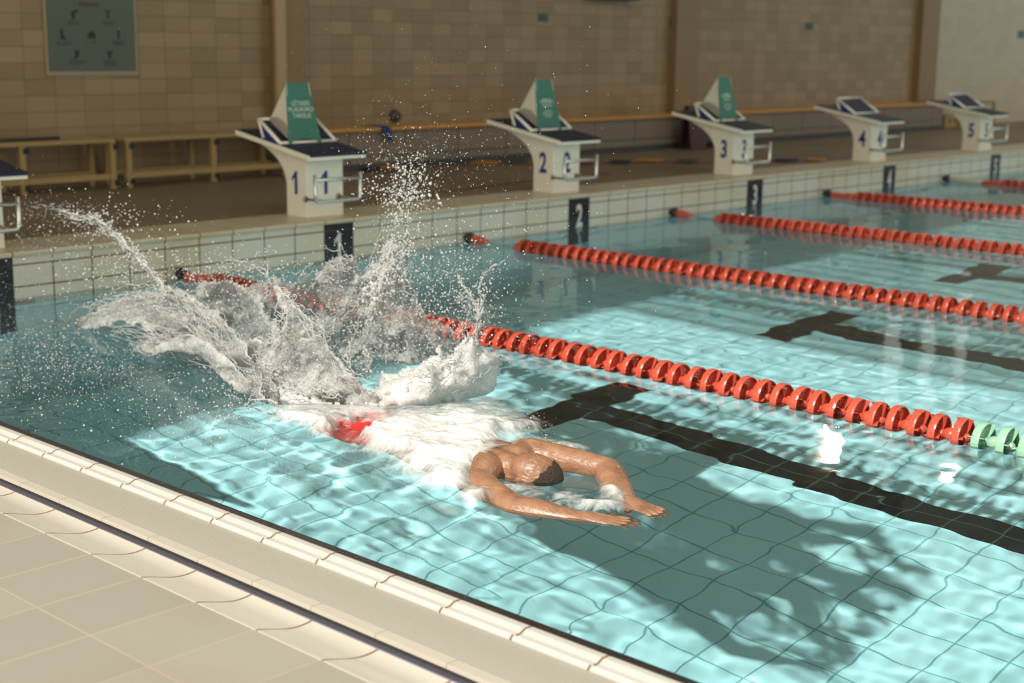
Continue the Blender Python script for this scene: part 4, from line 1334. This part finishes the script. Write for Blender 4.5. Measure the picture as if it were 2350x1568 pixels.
# thick white lobe on the right of the crown and the rim that joins it
def lumpy(name, poly, xf, depth, step=6, seed=0.0, amp=0.03, mat='foam', fray=8):
    """a closed, lumpy mass: front and back surfaces puffed out from the outline"""
    us = [p[0] for p in poly]; vs = [p[1] for p in poly]
    u0, u1, v0, v1 = min(us) - 10, max(us) + 10, min(vs) - 10, max(vs) + 10
    nu = int((u1 - u0) / step) + 1; nv = int((v1 - v0) / step) + 1
    bm = bmesh.new(); F = {}; B = {}
    def ok(i, j):
        u = u0 + (i + .5) * step; v = v0 + (j + .5) * step
        uu = u + fray * fbm(u * 0.04, v * 0.04, seed + 3, 3); vv = v + fray * fbm(u * 0.04, v * 0.04, seed + 9, 3)
        return inside(poly, uu, vv)
    def mk(i, j):
        if (i, j) in F: return
        u = u0 + i * step; v = v0 + j * step
        ed = edge_dist(poly, u, v) if inside(poly, u, v) else 0
        h = depth * math.sqrt(max(0, min(1, ed / 45)))
        n_ = amp * fbm(u * .03, v * .03, seed, 5) * min(1, 0.3 + ed / 20)
        pf = on_x(u, v, xf(u, v) - h - n_); pb = on_x(u, v, xf(u, v) + h * 0.8 + n_ + 0.004)
        for p in (pf, pb): p.z = max(p.z, -0.012)
        F[i, j] = bm.verts.new(pf); B[i, j] = bm.verts.new(pb)
    cells = {(i, j) for i in range(nu) for j in range(nv) if ok(i, j)}
    for i, j in cells:
        for a, b in ((0, 0), (1, 0), (0, 1), (1, 1)): mk(i + a, j + b)
        bm.faces.new((F[i, j], F[i, j + 1], F[i + 1, j + 1], F[i + 1, j]))
        bm.faces.new((B[i, j], B[i + 1, j], B[i + 1, j + 1], B[i, j + 1]))
    for i, j in cells:
        for (di, dj), (a, b) in (((-1, 0), ((0, 0), (0, 1))), ((1, 0), ((1, 1), (1, 0))), ((0, -1), ((1, 0), (0, 0))), ((0, 1), ((0, 1), (1, 1)))):
            if (i + di, j + dj) not in cells:
                p, q = (i + a[0], j + a[1]), (i + b[0], j + b[1])
                try: bm.faces.new((F[q], F[p], B[p], B[q]))
                except ValueError: pass
    bmesh.ops.recalc_face_normals(bm, faces=bm.faces[:])
    o = obj(name, bm, M[mat], SPLASH, smooth=True)
    return o
lumpy('foam_lobe', [(760, 955), (820, 915), (870, 880), (915, 868), (955, 845), (1000, 838), (1035, 815), (1070, 795), (1085, 765), (1100, 800), (1125, 812), (1150, 815), (1143, 850), (1143, 885), (1130, 912), (1090, 935), (1030, 950), (960, 962), (880, 965), (810, 965)],
      lambda u, v: xbase(u, v) + 0.05, 0.09, seed=5.0, amp=0.028)
lumpy('foam_lobe', [(640, 945), (610, 905), (640, 885), (700, 905), (750, 925), (820, 930), (870, 925), (900, 950), (830, 968), (760, 960), (700, 955)],
      lambda u, v: xbase(u, v) - 0.02, 0.05, seed=6.0, amp=0.022)
lumpy('foam_lobe', [(860, 905), (880, 850), (905, 862), (930, 838), (965, 845), (1010, 800), (1030, 820), (1075, 760), (1085, 800), (1040, 860), (960, 900)],
      lambda u, v: xbase(u, v) + 0.22, 0.06, seed=6.6, amp=0.03, fray=12)

# jets: chains of beads along a path, thinning to drops
def jet(name, pts, r0, r1, xf, wob=6, seed=0, gaps=0.0, mat='drop', n=None):
    """pts in the photo frame; builds a lumpy ligament"""
    P = []
    for (a, b) in zip(pts, pts[1:]):
        m_ = max(2, int(math.hypot(b[0] - a[0], b[1] - a[1]) / 4))
        for k in range(m_): P.append((a[0] + (b[0] - a[0]) * k / m_, a[1] + (b[1] - a[1]) * k / m_))
    P.append(pts[-1])
    bm = bmesh.new()
    for st in range(4):
        run = []; rr_ = []
        for i, (u, v) in enumerate(P):
            t = i / len(P)
            w_ = wob * (0.7 + 0.5 * st)
            uu = u + w_ * fbm(i * 0.13, seed + st * 5.3, 1.0, 4); vv = v + w_ * fbm(i * 0.13, seed + st * 5.3, 9.0, 4)
            q = on_x(uu, vv, xf(u, v) + 0.03 * fbm(i * .07, seed + st, 4, 2)); q.z = max(q.z, -0.005)
            r = 0.42 * (r0 + (r1 - r0) * t) * (1 + 1.0 * fbm(i * 0.45, seed + st, 2.0, 3))
            if fbm(i * 0.2, seed + st * 3, 6.0, 2) > 0.42 - (gaps + 0.25) * t:
                if len(run) > 2: tube(bm, run, rr_, 6)
                run = []; rr_ = []
            else:
                run.append(q); rr_.append(max(0.0006, r))
        if len(run) > 2: tube(bm, run, rr_, 6)
    for i, (u, v) in enumerate(P):
        t = i / len(P)
        for _ in range(5):
            sp_ = wob * (0.9 + 1.3 * t)
            q = on_x(u + rs.gauss(0, sp_), v + rs.gauss(0, sp_), xf(u, v) + rs.gauss(0, 0.02))
            if q.z < 0: continue
            r = (r0 + (r1 - r0) * t) * (0.10 + 0.62 * rs.random() ** 3)
            mt = Matrix.Translation(q) @ Matrix.Diagonal((r * rs.uniform(.7, 1.4), r * rs.uniform(.7, 1.4), r * rs.uniform(.7, 1.5), 1))
            bmesh.ops.create_icosphere(bm, subdivisions=1, radius=1, matrix=mt)
    o = obj(name, bm, M[mat], SPLASH, smooth=True)
    o['kind'] = 'stuff'
    return o
xj = lambda u, v: -0.12
jet('water_jet', [(385, 680), (365, 645), (335, 610), (305, 580), (285, 555), (262, 540), (240, 518), (215, 503), (175, 500), (130, 482), (100, 478), (60, 470)], 0.010, 0.006, xj, 5, 1, 0.25)
jet('water_jet', [(382, 672), (350, 625), (318, 592), (280, 556), (250, 530), (222, 508), (190, 498), (150, 492)], 0.007, 0.006, lambda u, v: -0.10, 9, 2, 0.2)
jet('water_jet', [(300, 575), (268, 545), (240, 515), (205, 497), (165, 490), (120, 476), (70, 468)], 0.005, 0.004, lambda u, v: -0.14, 10, 3, 0.3)
jet('water_jet', [(850, 720), (868, 670), (884, 620), (897, 570), (908, 520), (912, 490)], 0.016, 0.004, lambda u, v: 0.22, 7, 4, 0.2)
jet('water_jet', [(862, 740), (880, 690), (905, 640), (925, 590), (935, 540), (938, 500), (942, 470)], 0.014, 0.004, lambda u, v: 0.26, 9, 5, 0.25)
jet('water_jet', [(840, 700), (865, 650), (880, 600), (900, 560)], 0.018, 0.006, lambda u, v: 0.28, 10, 6, 0.2)
jet('water_jet', [(1092, 800), (1094, 760), (1098, 730), (1090, 700), (1078, 678), (1060, 655), (1045, 620)], 0.011, 0.004, lambda u, v: 0.5, 5, 7, 0.15)
jet('water_jet', [(1098, 735), (1108, 705), (1104, 680), (1098, 660), (1112, 632), (1130, 612), (1160, 595)], 0.008, 0.003, lambda u, v: 0.5, 4, 8, 0.2)
jet('water_jet', [(1130, 830), (1146, 815), (1156, 818), (1172, 824)], 0.009, 0.002, lambda u, v: 0.55, 3, 9)
jet('water_jet', [(1085, 690), (1070, 680), (1050, 690), (1035, 700)], 0.004, 0.002, lambda u, v: 0.5, 5, 10)
jet('water_jet', [(600, 690), (625, 655), (610, 625), (590, 610), (560, 600), (520, 592), (490, 600)], 0.005, 0.0025, lambda u, v: 0.1, 8, 11, 0.35)
jet('water_jet', [(800, 880), (795, 840), (805, 800), (812, 760), (822, 735)], 0.013, 0.005, lambda u, v: 0.2, 7, 12, 0.1)
jet('water_jet', [(840, 870), (845, 830), (835, 790), (850, 760), (842, 730)], 0.012, 0.004, lambda u, v: 0.25, 8, 13, 0.1)
jet('water_jet', [(600, 960), (575, 945), (562, 932), (575, 920), (605, 916), (632, 924), (640, 940), (615, 962)], 0.006, 0.006, lambda u, v: -0.42, 2, 14)
jet('water_jet', [(600, 935), (596, 905), (603, 880), (598, 860)], 0.008, 0.004, lambda u, v: -0.34, 2, 15)
# filaments running along the arcs (many, thin)
def filament_set(name, guides, count, r, spread, xf, seed):
    bm = bmesh.new()
    for k in range(count):
        g = guides[k % len(guides)]
        du, dv = rs.gauss(0, spread), rs.gauss(0, spread)
        a = rs.uniform(0, 0.62); b = a + rs.uniform(0.12, 0.4)
        L_ = len(g) - 1
        pts = []; rad = []
        dx = rs.uniform(-0.08, 0.08)
        n_ = 26
        for i in range(n_):
            t = (a + (b - a) * i / (n_ - 1)) * L_
            t = min(t, L_ - 1e-4); j = int(t); f = t - j
            u = g[j][0] + (g[j + 1][0] - g[j][0]) * f + du + 16 * fbm(i * .16, k * 3.1, seed, 4)
            v = g[j][1] + (g[j + 1][1] - g[j][1]) * f + dv + 16 * fbm(i * .16, k * 3.1, seed + 5, 4)
            p = on_x(u, v, xf(u, v) + dx); p.z = max(0.0, p.z)
            pts.append(p); rad.append(r * (0.5 + 0.8 * abs(fbm(i * .5, k, 3, 2))) * sin(pi * (i + 1) / (n_ + 1)) ** 0.5)
        tube(bm, pts, rad, 5)
    o = obj(name, bm, M['drop'], SPLASH, smooth=True)
    o['kind'] = 'stuff'
    return o
G_ARC = [[(640, 935), (560, 860), (500, 790), (450, 730), (400, 690), (340, 680), (270, 695), (200, 725), (140, 765), (70, 800)],
         [(620, 920), (560, 870), (500, 830), (430, 790), (380, 770), (300, 750), (240, 760), (180, 790), (120, 815)],
         [(560, 850), (520, 780), (470, 720), (430, 690), (380, 670), (320, 665), (260, 655)],
         [(540, 840), (470, 812), (410, 800), (350, 815), (320, 800), (340, 775), (390, 760), (430, 765)]]
filament_set('filaments', G_ARC, 150, 0.0024, 14, lambda u, v: xbase(u, v), 3)
G_REAR = [[(560, 800), (540, 740), (500, 690), (470, 650)], [(700, 850), (740, 780), (790, 700), (850, 640), (890, 560), (905, 500)], [(900, 860), (940, 800), (930, 730), (900, 660), (930, 600), (945, 520)],
          [(640, 830), (600, 760), (560, 700), (520, 650)], [(1000, 840), (1060, 790), (1090, 740), (1060, 690), (1030, 640)], [(800, 880), (830, 800), (860, 740), (840, 690)], [(700, 660), (740, 610), (790, 590), (830, 620)], [(620, 830), (690, 800), (640, 740), (600, 680)]]
filament_set('filaments', G_REAR, 130, 0.0024, 20, lambda u, v: 0.25 + 0.3 * (u - 500) / 550, 6)
G_CROWN = [[(570, 870), (600, 800), (640, 760), (650, 700), (630, 660)], [(640, 655), (700, 720), (760, 800), (820, 880), (880, 930)], [(600, 900), (680, 880), (760, 900), (860, 935)], [(850, 930), (940, 870), (1040, 830), (1090, 770)], [(900, 940), (1000, 900), (1100, 880), (1145, 830)]]
filament_set('filaments', G_CROWN, 90, 0.0030, 9, lambda u, v: xbase(u, v) - 0.03, 9)

# droplets: one cloud, every drop a little closed mesh with its own place in depth
def octa(k):
    if k == 0:
        v = np.array([(1, 0, 0), (-1, 0, 0), (0, 1, 0), (0, -1, 0), (0, 0, 1), (0, 0, -1)], float)
        f = [(0, 2, 4), (2, 1, 4), (1, 3, 4), (3, 0, 4), (2, 0, 5), (1, 2, 5), (3, 1, 5), (0, 3, 5)]
        return v, np.array(f)
    b = bmesh.new(); bmesh.ops.create_icosphere(b, subdivisions=k, radius=1)
    b.verts.ensure_lookup_table()
    v = np.array([x.co[:] for x in b.verts]); f = np.array([[q.index for q in x.verts] for x in b.faces]); b.free()
    return v, f
CL = [  # u, v, su, sv, n, rmin, rmax(mm), X, sX
    (130, 650, 110, 90, 1000, 0.7, 3.6, -0.05, 0.20), (300, 640, 90, 45, 420, 0.8, 4.0, -0.05, 0.15), (80, 800, 110, 70, 1500, 0.6, 2.2, 0.0, 0.25),
    (250, 830, 150, 60, 1500, 0.6, 2.0, 0.05, 0.2), (200, 500, 90, 25, 330, 0.8, 3.2, -0.1, 0.08), (60, 480, 40, 40, 70, 0.9, 3.0, -0.1, 0.1),
    (120, 560, 110, 50, 260, 0.9, 4.2, -0.1, 0.15), (410, 650, 90, 45, 420, 0.9, 3.8, 0.1, 0.15), (560, 620, 70, 25, 240, 0.9, 3.4, 0.15, 0.15),
    (520, 720, 90, 70, 700, 0.8, 3.0, 0.1, 0.15), (660, 760, 110, 70, 600, 0.8, 2.8, 0.2, 0.2), (780, 700, 70, 60, 650, 0.8, 2.8, 0.3, 0.15),
    (860, 740, 80, 70, 800, 0.8, 3.0, 0.3, 0.15), (900, 800, 80, 40, 600, 0.8, 2.8, 0.3, 0.15), (940, 640, 60, 80, 520, 0.8, 3.2, 0.3, 0.15),
    (945, 410, 24, 32, 260, 0.8, 4.0, 0.25, 0.1), (930, 450, 40, 18, 170, 1.0, 4.6, 0.25, 0.1), (880, 440, 36, 22, 100, 0.8, 3.6, 0.25, 0.1), (935, 360, 75, 45, 480, 0.6, 2.0, 0.25, 0.15), (910, 520, 30, 60, 260, 0.9, 3.4, 0.25, 0.08),
    (940, 580, 34, 60, 240, 0.8, 3.2, 0.25, 0.1), (1010, 380, 130, 110, 300, 0.6, 1.7, 0.3, 0.3), (1050, 640, 50, 60, 420, 0.8, 3.4, 0.45, 0.1), (1100, 640, 50, 70, 260, 0.8, 2.6, 0.45, 0.15),
    (1040, 720, 60, 40, 350, 0.8, 3.0, 0.4, 0.15), (1130, 780, 60, 60, 160, 0.7, 2.4, 0.5, 0.15), (1200, 560, 110, 120, 180, 0.6, 1.8, 0.4, 0.3), (1050, 250, 300, 150, 170, 0.6, 1.5, 0.3, 0.3),
    (640, 880, 80, 40, 400, 0.8, 2.6, -0.3, 0.08), (560, 900, 50, 40, 260, 0.9, 3.2, -0.35, 0.08), (480, 960, 110, 50, 380, 0.8, 3.0, -0.40, 0.1), (1240, 1000, 30, 30, 60, 0.8, 1.8, -0.1, 0.05), (700, 640, 80, 30, 200, 0.8, 3.0, 0.3, 0.15)]
small = []; big = []
for u, v, su, sv, n_, r0, r1, X, sX in CL:
    n_ = int(n_ * 1.5)
    U = RS.normal(u, su, n_); Vv = RS.normal(v, sv, n_); XX = RS.normal(X, sX, n_)
    R_ = (r0 + (r1 - r0) * RS.uniform(0, 1, n_) ** 3.0) * 0.00155
    for a, b_, x_, r in zip(U, Vv, XX, R_):
        p = on_x(a, b_, x_)
        if p.z < 0.003:
            g0 = on_z(a, b_, 0.0) if b_ > 330 else None
            if g0 is None: continue
            p = on_x(a, b_, g0.x - abs(RS.normal(0, 0.10)) - 0.005)
        if p.z < 0.003 or p.y > -0.02 or p.x < -1.25 or a < -40: continue
        (small if r < 0.0019 else big).append((p.x, p.y, p.z, r))
# glints and drops lying on the surface left of the crown
def cloud(name, data, k):
    D = np.array(data); v, f = octa(k); n_ = len(D)
    st = 1 + 0.35 * RS.uniform(-1, 1, (n_, 1, 3))
    co = D[:, None, :3] + v[None] * D[:, None, 3:4] * st - np.array(SPL0)
    F_ = f[None] + (np.arange(n_) * len(v))[:, None, None]
    me = bpy.data.meshes.new(name)
    me.vertices.add(co.shape[0] * co.shape[1]); me.vertices.foreach_set('co', co.reshape(-1))
    F_ = F_.reshape(-1, 3)
    me.loops.add(F_.size); me.loops.foreach_set('vertex_index', F_.ravel())
    me.polygons.add(len(F_)); me.polygons.foreach_set('loop_start', np.arange(len(F_)) * 3); me.polygons.foreach_set('loop_total', np.full(len(F_), 3))
    me.update(calc_edges=True)
    o = obj(name, me, M['drop'], None, smooth=True)
    o.parent = SPLASH
    o['kind'] = 'stuff'
    return o
shift_children()
cloud('fine_spray', small, 0)
cloud('droplets', big, 1)

# bubble cloud trailing from the entry round the swimmer, lying in the surface
DENS = [  # u, v, radius along view-right (px), radius down (px), weight
    (700, 950, 70, 22, 0.8), (800, 965, 90, 28, 1.0), (900, 985, 110, 38, 1.2), (1000, 985, 110, 45, 1.25), (1090, 975, 90, 38, 1.1), (1170, 975, 60, 22, 0.75), (1215, 975, 38, 10, 0.5),
    (960, 1040, 70, 36, 1.0), (1030, 1085, 60, 32, 1.0), (1060, 1060, 55, 30, 0.9), (1090, 1135, 36, 14, 0.9), (1140, 1117, 60, 8, 0.75), (1010, 1100, 45, 14, 0.8), (1185, 1022, 75, 14, 0.6), (1060, 1030, 60, 25, 0.9),
    (1290, 1025, 50, 10, 0.75), (1330, 1045, 26, 8, 0.55), (1230, 1135, 70, 6, 0.6), (1330, 1152, 55, 8, 0.85), (1390, 1160, 40, 10, 0.85), (1400, 1120, 26, 20, 0.6), (1420, 1140, 22, 18, 0.6), (1300, 1138, 60, 12, 0.5), (760, 985, 60, 14, 0.5),
    (1190, 1125, 60, 8, 0.5), (1255, 1012, 40, 8, 0.5), (1090, 925, 70, 14, 0.5), (650, 940, 40, 12, 0.6), (1110, 1035, 45, 16, 0.42), (1120, 1060, 36, 12, 0.36), (1175, 1035, 36, 12, 0.42)]
def cover_at(u, v):
    s = 0
    for a, b_, ru, rv, w in DENS:
        d = ((u - a) / ru) ** 2 + ((v - b_) / rv) ** 2
        if d < 6: s = max(s, w * math.exp(-d * 0.8)) if s < 0.2 and w > 0 else s + (0.5 if w > 0 else 1.0) * w * math.exp(-d * 0.8)
    return s
GS = 0.0085
def shorts_gap(x, y):
    a = (x + 0.385) * 0.73 + (y + 3.525) * 0.68; b = (x + 0.385) * -0.68 + (y + 3.525) * 0.73
    return math.exp(-(a / 0.125) ** 2 - (b / 0.075) ** 2)
bm = bmesh.new(); cov = []; vm = {}
def bv(i, j):
    if (i, j) not in vm:
        x = -0.95 + i * GS; y = -5.05 + j * GS
        c = cov_grid[i, j]
        z = 0.004 + 0.075 * min(1.0, max(0.0, c)) ** 1.5 + 0.017 * min(1, c) * fbm(x * 8 + y * 2, y * 7 - x * 2, 0.5, 5)
        # water streaming over the back follows the body
        tt = min(1.0, max(0.0, (y + 3.40) / -0.80))
        ax = -0.215 - 0.11 * tt; top = 0.014 + 0.055 * tt
        dd = abs(x - ax) / 0.178
        if dd < 1 and -4.24 < y < -3.38 and shorts_gap(x, y) < 0.25:
            z = max(z, top * math.sqrt(1 - dd * dd) + 0.010)
        vm[i, j] = bm.verts.new((x, y, max(0.0025, z))); cov.append(min(1.25, c) * 1.0 - 0.10)
    return vm[i, j]
def px(x, y, z=0.0):
    d = Vector((x, y, z)) - CAM
    f = d.dot(_F)
    return 1175 + FPX * d.dot(_R2) / f, 784 - FPX * d.dot(_U2) / f
ni, nj = int(1.7 / GS), int(2.375 / GS)
cov_grid = {}
for i in range(ni + 1):
    for j in range(nj + 1):
        x = -0.95 + i * GS; y = -5.05 + j * GS
        c = 0.3
        for _ in range(4):
            z = 0.004 + 0.075 * min(1.0, max(0.0, c)) ** 1.5
            u, v = px(x, y, z)
            c = 0.5 * c + 0.5 * cover_at(u, v)
        cov_grid[i, j] = c
_A = np.array([[cov_grid[i, j] for j in range(nj + 1)] for i in range(ni + 1)])
for _ in range(3):
    _B = _A.copy()
    _B[1:-1, 1:-1] = (_A[:-2, 1:-1] + _A[2:, 1:-1] + _A[1:-1, :-2] + _A[1:-1, 2:] + _A[1:-1, 1:-1] * 2) / 6
    _A = _B
for i in range(ni + 1):
    for j in range(nj + 1):
        x = -0.95 + i * GS; y = -5.05 + j * GS
        gap = shorts_gap(x, y)      # the shorts break through here
        cov_grid[i, j] = _A[i, j] - (1.9 + 1.3 * fbm(x * 16, y * 16, 3.0, 3)) * gap
for i in range(ni):
    for j in range(nj):
        if max(cov_grid[i, j], cov_grid[i + 1, j], cov_grid[i, j + 1], cov_grid[i + 1, j + 1]) > 0.12:
            bm.faces.new((bv(i, j), bv(i + 1, j), bv(i + 1, j + 1), bv(i, j + 1)))
bm.verts.index_update()
me = bpy.data.meshes.new('bubble_trail'); bm.to_mesh(me); bm.free()
me.materials.append(M['bubbles']); set_cover(me, cov)
o = obj('bubble_trail', me, None, None, smooth=True)
tag(o, 'white trail of bubbles around the swimmer', 'foam', kind='stuff')
